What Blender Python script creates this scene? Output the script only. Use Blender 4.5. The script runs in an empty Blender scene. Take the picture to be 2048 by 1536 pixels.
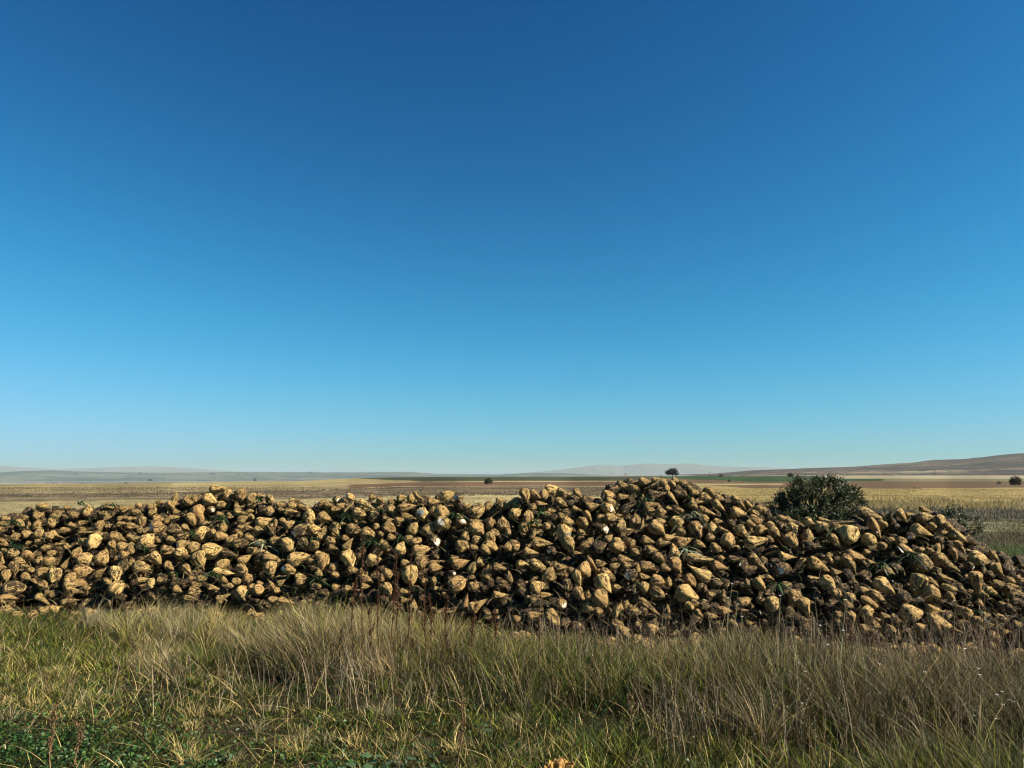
import bpy, math, random
import numpy as np
from mathutils import Vector, Matrix, noise as mnoise
random.seed(7); RNG = np.random.default_rng(7)
scene = bpy.context.scene; col = scene.collection

# ------------------------------------------------------------ camera, sky, sun, exposure
H = 1.7; F = 1500.0; CXP, CYP = 1024.0, 768.0; HOR = 948.0
PITCH = math.atan((HOR - CYP) / F)
cam = bpy.data.cameras.new('camera'); camo = bpy.data.objects.new('camera', cam); col.objects.link(camo)
camo.location = (0, 0, H); camo.rotation_euler = (math.pi/2 + PITCH, 0, 0)
cam.sensor_width = 36; cam.lens = 36*F/2048; cam.clip_start = 0.05; cam.clip_end = 60000
scene.camera = camo
SUN_AZ = 104.0; SUN_EL = 36.0           # clockwise from the view direction, degrees
world = bpy.data.worlds.new('World'); scene.world = world; world.use_nodes = True
wn = world.node_tree; wn.nodes.clear()
sky = wn.nodes.new('ShaderNodeTexSky'); sky.sky_type = 'NISHITA'; sky.sun_disc = False
sky.sun_elevation = math.radians(SUN_EL); sky.sun_rotation = math.radians(SUN_AZ)
sky.altitude = 900; sky.air_density = 1.0; sky.dust_density = 0.6; sky.ozone_density = 2.6
bg = wn.nodes.new('ShaderNodeBackground'); bg.inputs['Strength'].default_value = 0.05
wo = wn.nodes.new('ShaderNodeOutputWorld')
sep = wn.nodes.new('ShaderNodeSeparateColor'); cmb = wn.nodes.new('ShaderNodeCombineColor'); wn.links.new(sky.outputs[0], sep.inputs[0])
for _c, (_g, _k, _s) in enumerate(((2.5, .056, .27), (2.0, .355, .165), (1.8, .415, .093))):   # the deep polarised blue of the photograph
    _p = wn.nodes.new('ShaderNodeMath'); _p.operation = 'POWER'; wn.links.new(sep.outputs[_c], _p.inputs[0]); _p.inputs[1].default_value = _g
    _m = wn.nodes.new('ShaderNodeMath'); _m.operation = 'MULTIPLY'; wn.links.new(_p.outputs[0], _m.inputs[0]); _m.inputs[1].default_value = _k
    _q = wn.nodes.new('ShaderNodeMath'); _q.operation = 'MULTIPLY_ADD'; wn.links.new(_m.outputs[0], _q.inputs[0]); _q.inputs[1].default_value = _s; _q.inputs[2].default_value = 1
    _d = wn.nodes.new('ShaderNodeMath'); _d.operation = 'DIVIDE'; wn.links.new(_m.outputs[0], _d.inputs[0]); wn.links.new(_q.outputs[0], _d.inputs[1]); wn.links.new(_d.outputs[0], cmb.inputs[_c])
wn.links.new(cmb.outputs[0], bg.inputs['Color']); wn.links.new(bg.outputs[0], wo.inputs[0])
sl = bpy.data.lights.new('sun', 'SUN'); sl.energy = 5.0; sl.angle = math.radians(0.5); sl.color = (1.0, 0.90, 0.74)
so = bpy.data.objects.new('sun', sl); col.objects.link(so)
_a, _e = math.radians(SUN_AZ), math.radians(SUN_EL)
SUNV = Vector((math.sin(_a)*math.cos(_e), math.cos(_a)*math.cos(_e), math.sin(_e)))
so.rotation_euler = SUNV.to_track_quat('Z', 'Y').to_euler()
vs = scene.view_settings; vs.view_transform = 'Standard'; vs.look = 'None'; vs.gamma = 1; vs.use_curve_mapping = False
vs.exposure = 1.5
cy = scene.cycles; cy.max_bounces = 4; cy.diffuse_bounces = 2; cy.glossy_bounces = 2; cy.transmission_bounces = 2
cy.volume_bounces = 0; cy.transparent_max_bounces = 8; cy.use_denoising = True; cy.pixel_filter_type = 'BLACKMAN_HARRIS'; cy.filter_width = 1.15

# ------------------------------------------------------------ helpers
def ray(px, py):
    dx = (px-CXP)/F; dy = -(py-CYP)/F; c, s = math.cos(PITCH), math.sin(PITCH)
    v = np.array([dx, c - s*dy, s + c*dy]); return v/v[1]          # y component 1: times the distance ahead
def gpt(px, py, z=0.0):
    r = ray(px, py); t = (z-H)/r[2]; return r*t + np.array([0, 0, H])
def project(p):
    x, y, z = p[0], p[1], p[2]-H; c, s = math.cos(PITCH), math.sin(PITCH)
    d = y*c + z*s; u = -y*s + z*c; return CXP + F*x/d, CYP - F*u/d
def npmesh(name, V, Q, mat=None, attrs=None, smooth=True, parent=None):
    """V (n,3), Q (m,4) quads or (m,3) tris -> one linked mesh object"""
    V = np.asarray(V, np.float32); Q = np.asarray(Q, np.int32); k = Q.shape[1]
    me = bpy.data.meshes.new(name); me.vertices.add(len(V)); me.vertices.foreach_set('co', V.ravel())
    me.loops.add(Q.size); me.loops.foreach_set('vertex_index', Q.ravel())
    me.polygons.add(len(Q)); me.polygons.foreach_set('loop_start', np.arange(0, Q.size, k, dtype=np.int32))
    me.polygons.foreach_set('use_smooth', np.full(len(Q), smooth))
    me.update(calc_edges=True)
    for an, arr in (attrs or {}).items():
        if arr.shape[1] == 3 and an == 'bc':
            a = me.attributes.new(an, 'FLOAT_VECTOR', 'POINT'); a.data.foreach_set('vector', arr.astype(np.float32).ravel())
        else:
            a = me.attributes.new(an, 'FLOAT_COLOR', 'POINT')
            c4 = np.ones((len(arr), 4), np.float32); c4[:, :3] = arr; a.data.foreach_set('color', c4.ravel())
    if mat: me.materials.append(mat)
    o = bpy.data.objects.new(name, me); col.objects.link(o)
    if parent: o.parent = parent
    return o
def tag(o, label=None, cat=None, group=None, kind=None):
    if label: o['label'] = label
    if cat: o['category'] = cat
    if group: o['group'] = group
    if kind: o['kind'] = kind
    return o
def empty(name, loc, **kw):
    o = bpy.data.objects.new(name, None); col.objects.link(o); o.location = loc; o.empty_display_size = .1
    bpy.context.view_layer.update() if False else None
    return tag(o, **kw)
class NT:
    def __init__(s, name):
        s.m = bpy.data.materials.new(name); s.m.use_nodes = True; s.t = s.m.node_tree; s.t.nodes.clear()
        s.out = s.n('ShaderNodeOutputMaterial')
    def n(s, typ, **kw):
        x = s.t.nodes.new(typ)
        for k, v in kw.items():
            if k.startswith('_'): x.inputs[int(k[1:])].default_value = v
            else: setattr(x, k, v)
        return x
    def l(s, a, b): s.t.links.new(a, b)
    def math(s, op, a, b=None, clamp=False):
        x = s.n('ShaderNodeMath', operation=op, use_clamp=clamp)
        for i, v in enumerate((a, b)):
            if v is None: continue
            if hasattr(v, 'links'): s.l(v, x.inputs[i])
            else: x.inputs[i].default_value = v
        return x.outputs[0]
    def mix(s, f, a, b, mode='MIX'):
        x = s.n('ShaderNodeMix', data_type='RGBA', blend_type=mode)
        for i, v in ((0, f), (6, a), (7, b)):
            if hasattr(v, 'links'): s.l(v, x.inputs[i])
            else: x.inputs[i].default_value = v if i == 0 else (*v, 1) if len(v) == 3 else v
        return x.outputs[2]
    def noise(s, vec, scale, detail=3, rough=.55, dist=0.0):
        x = s.n('ShaderNodeTexNoise'); x.inputs['Scale'].default_value = scale; x.inputs['Detail'].default_value = detail
        x.inputs['Roughness'].default_value = rough; x.inputs['Distortion'].default_value = dist
        if vec is not None: s.l(vec, x.inputs['Vector'])
        return x.outputs[0]
    def ramp(s, f, lo, hi, a=0.0, b=1.0):
        x = s.n('ShaderNodeMapRange', interpolation_type='SMOOTHSTEP'); s.l(f, x.inputs[0])
        for i, v in ((1, lo), (2, hi), (3, a), (4, b)):
            if hasattr(v, 'links'): s.l(v, x.inputs[i])
            else: x.inputs[i].default_value = v
        return x.outputs[0]
    def vmul(s, vec, v3):
        x = s.n('ShaderNodeVectorMath', operation='MULTIPLY'); s.l(vec, x.inputs[0]); x.inputs[1].default_value = v3; return x.outputs[0]
    def bsdf(s, colr, rough=.8, spec=.2, bump=None, bstr=.3, bdist=.01, trans=None):
        b = s.n('ShaderNodeBsdfPrincipled'); b.inputs['Roughness'].default_value = rough; b.inputs['Specular IOR Level'].default_value = spec
        if hasattr(colr, 'links'): s.l(colr, b.inputs['Base Color'])
        else: b.inputs['Base Color'].default_value = (*colr, 1)
        if bump is not None:
            bp = s.n('ShaderNodeBump'); bp.inputs['Strength'].default_value = bstr; bp.inputs['Distance'].default_value = bdist
            s.l(bump, bp.inputs['Height']); s.l(bp.outputs[0], b.inputs['Normal'])
        sh = b.outputs[0]
        if trans:
            t = s.n('ShaderNodeBsdfTranslucent'); s.l(colr, t.inputs[0]) if hasattr(colr, 'links') else setattr(t.inputs[0], 'default_value', (*colr, 1))
            m = s.n('ShaderNodeMixShader'); m.inputs[0].default_value = trans; s.l(sh, m.inputs[1]); s.l(t.outputs[0], m.inputs[2]); sh = m.outputs[0]
        s.l(sh, s.out.inputs[0]); return s.m
def attr_mat(name, attr='col', rough=.7, spec=.15, trans=.3):
    t = NT(name); a = t.n('ShaderNodeAttribute', attribute_name=attr)
    return t.bsdf(a.outputs[0], rough, spec, trans=trans)
def flat_mat(name, c, rough=.8, spec=.2, nscale=8, amt=.35):
    t = NT(name); g = t.n('ShaderNodeNewGeometry'); nz = t.noise(g.outputs['Position'], nscale, 4)
    f = t.ramp(nz, .3, .7); cc = t.mix(f, tuple(x*(1-amt) for x in c), tuple(min(1, x*(1+amt)) for x in c))
    return t.bsdf(cc, rough, spec)

def vnoise(x, y, seed=0):
    """smooth 2-D value noise, vectorised, 0..1"""
    x = np.asarray(x, float); y = np.asarray(y, float)
    xi = np.floor(x).astype(np.int64); yi = np.floor(y).astype(np.int64); xf = x-xi; yf = y-yi
    def h(a, b):
        n = (a*374761393 + b*668265263 + seed*1442695041) & 0x7fffffff
        n = ((n ^ (n >> 13))*1274126177) & 0x7fffffff; n = (n ^ (n >> 16)) & 0xffff
        return n/65535.0
    u = xf*xf*(3-2*xf); v = yf*yf*(3-2*yf)
    return (h(xi, yi)*(1-u)+h(xi+1, yi)*u)*(1-v) + (h(xi, yi+1)*(1-u)+h(xi+1, yi+1)*u)*v
def fbm(x, y, seed=0, octv=4):
    s = 0; a = .5; t = 0
    for i in range(octv): s = s + a*vnoise(x*2**i, y*2**i, seed+i*17); t += a; a *= .5
    return s/t
# ------------------------------------------------------------ ground (one sheet to the horizon)
PXC = [-700, 0, 300, 620, 820, 1000, 1300, 1500, 1750, 2048, 2700]
def pw(px, vals): return np.interp(px, PXC, vals)
C_SOIL = (.034, .029, .015); C_PALE = (.31, .26, .13); C_GOLD = (.27, .21, .085); C_SCRUB = (.165, .13, .08)
C_RED = (.125, .075, .045); C_GREEN = (.050, .058, .030); C_MEADOW = (.17, .155, .085); C_GREYD = (.13, .115, .08)
C_VPALE = (.30, .26, .19); C_VDARK = (.11, .115, .09); C_BROWN = (.14, .095, .055)
def edge_dist(px):        # distance ahead at which the near plain breaks and falls to the valley
    return pw(px, [110, 122, 140, 200, 420, 480, 560, 600, 700, 800, 900])
def ground_z(X, Y):
    px = CXP + F*X/np.maximum(Y, 3.0)
    e = edge_dist(px); depth = pw(px, [52, 50, 48, 44, 30, 24, 10, 2, 0, 0, 0])
    t = np.clip((Y-e)/(2600-e), 0, 1); z = -depth*(t*t*(3-2*t))**.6
    near = np.clip((Y-14)/40, 0, 1)*np.clip(1-(Y-60)/60, 0, 1)
    z = z + near*(fbm(X*.08, Y*.08, 3)-.5)*.35 + np.clip((Y-60)/100, 0, 1)*np.clip(1-(Y-260)/100, 0, 1)*(fbm(X*.02, Y*.02, 5)-.5)*.5
    z = z + np.clip(Y-2600, 0, 1)*(fbm(X*.0012, Y*.0012, 8)-.5)*14*pw(px, [1, 1, 1, 1, .6, .3, .1, 0, 0, 0, 0])
    z = z + (fbm(X*1.2, Y*1.2, 9)-.5)*.05*np.clip(1-Y/40, 0, 1)
    return z
def ground_color(X, Y):
    Ys = np.maximum(Y, 1.0); px = CXP + F*X/Ys
    wob = (fbm(X*.05*60/np.maximum(Ys, 20), Ys*.03, 21)-.5)
    py = HOR + 2550/Ys; pyn = py + wob*7*np.clip((py-950)/60, .12, 1.3)
    C = np.zeros(X.shape+(3,)); C[:] = C_SOIL
    def put(mask, c): C[mask] = c
    pxw = px+(fbm(X*.12, Y*.05, 29)-.5)*260*np.clip(HOR/1e9+1.0, 0, 1); left, right = px < 700, pxw > 1262
    # upper boundary of each strip as a row for flat ground
    b1 = pw(px, [1000, 1003, 998, 994, 990, 990, 990, 1036, 1040, 1040, 1045])    # pale / meadow above this
    b2 = pw(px, [984, 985, 984, 980, 972, 972, 972, 1018, 1014, 1012, 1012])
    b3 = pw(px, [978, 979, 978, 972, 963, 962, 962, 976, 976, 974, 974])
    b4 = pw(px, [970, 970, 968, 964, 955, 955, 954.5, 963, 962, 962, 962])
    near = pyn < 1075
    put(near, C_PALE)
    m = near & right; n2 = fbm(X*.35, Y*.5, 33)
    C[m] = C_MEADOW
    put(near & right & (pyn > 1062), C_SOIL)
    put(pyn < b1, C_SCRUB); m = (pyn < b1) & right; C[m] = C_GREYD
    m = pyn < b2; C[m] = np.where(right[m][:, None], np.array(C_GOLD)[None], np.array((.25, .195, .11))[None])
    m = (pyn < b2) & ~right & (px > 700); C[m] = C_RED
    m = pyn < b3; C[m] = np.where(right[m][:, None], np.array(C_BROWN)[None]*.85, np.array(C_GREEN)[None])
    m = (pyn < b3) & (px < 640+(pyn-953)*22); C[m] = (.25, .205, .10)
    m = (pyn < b3) & left & (pyn < b4+2.2) & (px > 350); C[m] = C_PALE
    # thin pale field margins
    for bb, s in ((b3, 1.0), (b2, .8)):
        m = (np.abs(pyn-bb) < s*.55) & ~right; C[m] = C_PALE
    m = right & (np.abs(pyn-968.5) < 1.1) & (px < 1560); C[m] = C_PALE
    m = right & (pyn < b4); C[m] = (.036, .065, .026)
    m = right & (pyn < b4+1) & (px > 1760); C[m] = (.15, .14, .075)
    m = right & (pyn < b4-5) & (px > 1640); C[m] = (.30, .26, .17)
    # patchwork on the valley floor and far fields
    far = Y > edge_dist(px)*1.02; cell = vnoise(X*.0016+Y*.0002, Y*.0045, 41); c2 = fbm(X*.004, Y*.012, 43)
    fc = np.where((cell+c2*.5 > .80)[..., None], np.array(C_VPALE), np.where((cell > .33)[..., None], np.array((.19, .17, .12)), np.array(C_VDARK)))
    C[far] = fc[far]
    m = far & right & (Y < 1100); C[m] = (.28, .24, .15)
    # breakup
    br = fbm(X*.6*np.clip(30/Ys, .02, 1), Ys*.25*np.clip(60/Ys, .03, 1), 55)[..., None]
    scr = ((pyn < b1) & (pyn > b2))[..., None]*fbm(X*.7, Y*.35, 57)[..., None]
    lg = np.log(Ys)*9; bands = vnoise(X*.008+lg*.15, lg*2.3, 91); b2_ = vnoise(X*.015, lg*5, 93); mm = ((pyn < 1000) & ~right & ~far)[..., None]
    C = np.where(mm, C*(.62+.5*bands+.35*b2_)[..., None], C)
    C = np.where(mm & (bands > .78)[..., None], C*.5+.5*np.array((.10, .075, .045)), C)
    C = C*(.62+.76*br); C = np.where(scr > .56, C*.62, C)
    return C
nx, ny = 620, 620
us = np.linspace(-1.25, 1.25, nx)
ys = np.concatenate([[-30, -12, -4], np.linspace(0, 8, 60)[:-1], np.geomspace(8, 26000, ny-62)])
U, YY = np.meshgrid(us, ys); XX = U*(np.maximum(YY, 0)+12)
ZZ = ground_z(XX, YY); CC = ground_color(XX, YY)
ix = np.arange(nx-1)[None]+np.arange(len(ys)-1)[:, None]*nx
Qg = np.stack([ix, ix+1, ix+nx+1, ix+nx], -1).reshape(-1, 4)
t = NT('earth'); a = t.n('ShaderNodeAttribute', attribute_name='field'); g = t.n('ShaderNodeNewGeometry')
nz = t.noise(g.outputs['Position'], 1.7, 6, .65); nz2 = t.noise(g.outputs['Position'], 22, 4, .6)
f = t.math('MULTIPLY', t.ramp(nz, .25, .75, .6, 1.35), t.ramp(nz2, .25, .75, .6, 1.4))
cm = t.n('ShaderNodeVectorMath', operation='SCALE'); t.l(a.outputs[0], cm.inputs[0]); t.l(t.math('MULTIPLY', f, .66), cm.inputs['Scale'])
t.bsdf(cm.outputs[0], .95, .05, bump=nz2, bstr=.6, bdist=.03)
ground = npmesh('ground', np.stack([XX, YY, ZZ], -1).reshape(-1, 3), Qg, t.m, {'field': CC.reshape(-1, 3)})
tag(ground, kind='structure')

# ------------------------------------------------------------ hills and mountains
def hill(name, prof, y0, yr, y1, zb, colf, mat, nx=320, ny=90, rough=0.0, seed=1):
    """a heightfield rising from distance y0 to a ridge at yr whose skyline has the given pixel profile, falling to y1"""
    pxs = np.linspace(prof[0][0], prof[-1][0], nx); sky_ = np.interp(pxs, [p[0] for p in prof], [p[1] for p in prof])
    zr = H + (HOR-sky_)/F*yr
    v = np.linspace(0, 1, ny); yd = np.where(v < .7, y0+(yr-y0)*(v/.7), yr+(y1-yr)*((v-.7)/.3))
    sh = np.where(v < .7, (np.sin((v/.7-.5)*np.pi)+1)/2, (np.cos((v-.7)/.3*np.pi)+1)/2)
    P, D = np.meshgrid(pxs, yd); S = np.repeat(sh[:, None], nx, 1)
    X = (P-CXP)/F*yr*(.35+.65*D/yr)
    Z = zb + (zr[None]-zb)*S
    Z = Z + rough*S*(1-S)*4*(fbm(X/yr*30, D/yr*22, seed)-.5) + rough*.25*(fbm(X/yr*160, D/yr*160, seed+4)-.5)
    ix = np.arange(nx-1)[None]+np.arange(ny-1)[:, None]*nx
    Q = np.stack([ix, ix+1, ix+nx+1, ix+nx], -1).reshape(-1, 4)
    o = npmesh(name, np.stack([X, D, Z], -1).reshape(-1, 3), Q, mat, {'field': colf(X, D, S).reshape(-1, 3)})
    return tag(o, kind='structure')
def col_right(X, Y, S):
    n = fbm(X*.006, Y*.006+S*6, 61); n2 = vnoise(X*.003, Y*.012, 63); c = np.zeros(X.shape+(3,)); c[:] = (.105, .08, .065)
    c[n > .6] = (.16, .13, .095); c[(n2 > .66) & (S < .35)] = (.28, .24, .16); c[(n < .42)] = (.06, .052, .045)
    c[(fbm(X*.05, Y*.05, 66) > .66)] = (.06, .06, .04); return c*(.8+.4*fbm(X*.03, Y*.03, 65))[..., None]
def col_left(X, Y, S):
    n = fbm(X*.0015, Y*.0012+S*4, 71); c = np.zeros(X.shape+(3,)); c[:] = (.10, .105, .075)
    c[n > .56] = (.21, .20, .14); c[(n < .40)] = (.06, .07, .05); c[fbm(X*.012, Y*.012, 76) > .64] = (.04, .05, .035); return c*.72
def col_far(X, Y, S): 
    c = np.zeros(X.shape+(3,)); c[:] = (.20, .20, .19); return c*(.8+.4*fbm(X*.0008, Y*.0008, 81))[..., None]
t = NT('hill_earth'); a = t.n('ShaderNodeAttribute', attribute_name='field'); cm = t.n('ShaderNodeVectorMath', operation='SCALE'); t.l(a.outputs[0], cm.inputs[0]); cm.inputs['Scale'].default_value = .62; hm = t.bsdf(cm.outputs[0], .95, .03)
hill('hills', [(1380, 951), (1430, 948), (1500, 941), (1560, 939), (1600, 937), (1700, 934), (1750, 930), (1790, 927.5), (1830, 925), (1850, 921.5), (1900, 920), (1940, 917), (1965, 914), (2010, 909), (2048, 907.5), (2150, 905), (2300, 903), (2500, 915), (2800, 948)],
     760, 2300, 3300, -.6, col_right, hm, rough=7, seed=5)
hill('hills', [(-700, 938), (-300, 936), (-100, 944), (0, 946.5), (60, 942.5), (110, 941), (160, 943), (240, 945), (330, 945.5), (500, 944.5), (700, 945), (820, 944), (880, 948), (1000, 949), (1060, 945.5), (1130, 946.5), (1190, 950), (1300, 954)],
     5200, 7800, 10000, -52, col_left, hm, nx=480, rough=26, seed=15)
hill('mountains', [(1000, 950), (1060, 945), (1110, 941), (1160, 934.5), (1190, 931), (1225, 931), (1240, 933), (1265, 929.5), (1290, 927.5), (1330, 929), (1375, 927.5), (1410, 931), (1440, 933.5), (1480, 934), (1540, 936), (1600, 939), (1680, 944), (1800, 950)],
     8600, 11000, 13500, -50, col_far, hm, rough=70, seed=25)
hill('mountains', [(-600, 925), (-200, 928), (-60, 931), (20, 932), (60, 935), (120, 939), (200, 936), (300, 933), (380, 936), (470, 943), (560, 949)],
     9600, 12000, 14500, -55, col_far, hm, rough=60, seed=27)
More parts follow.
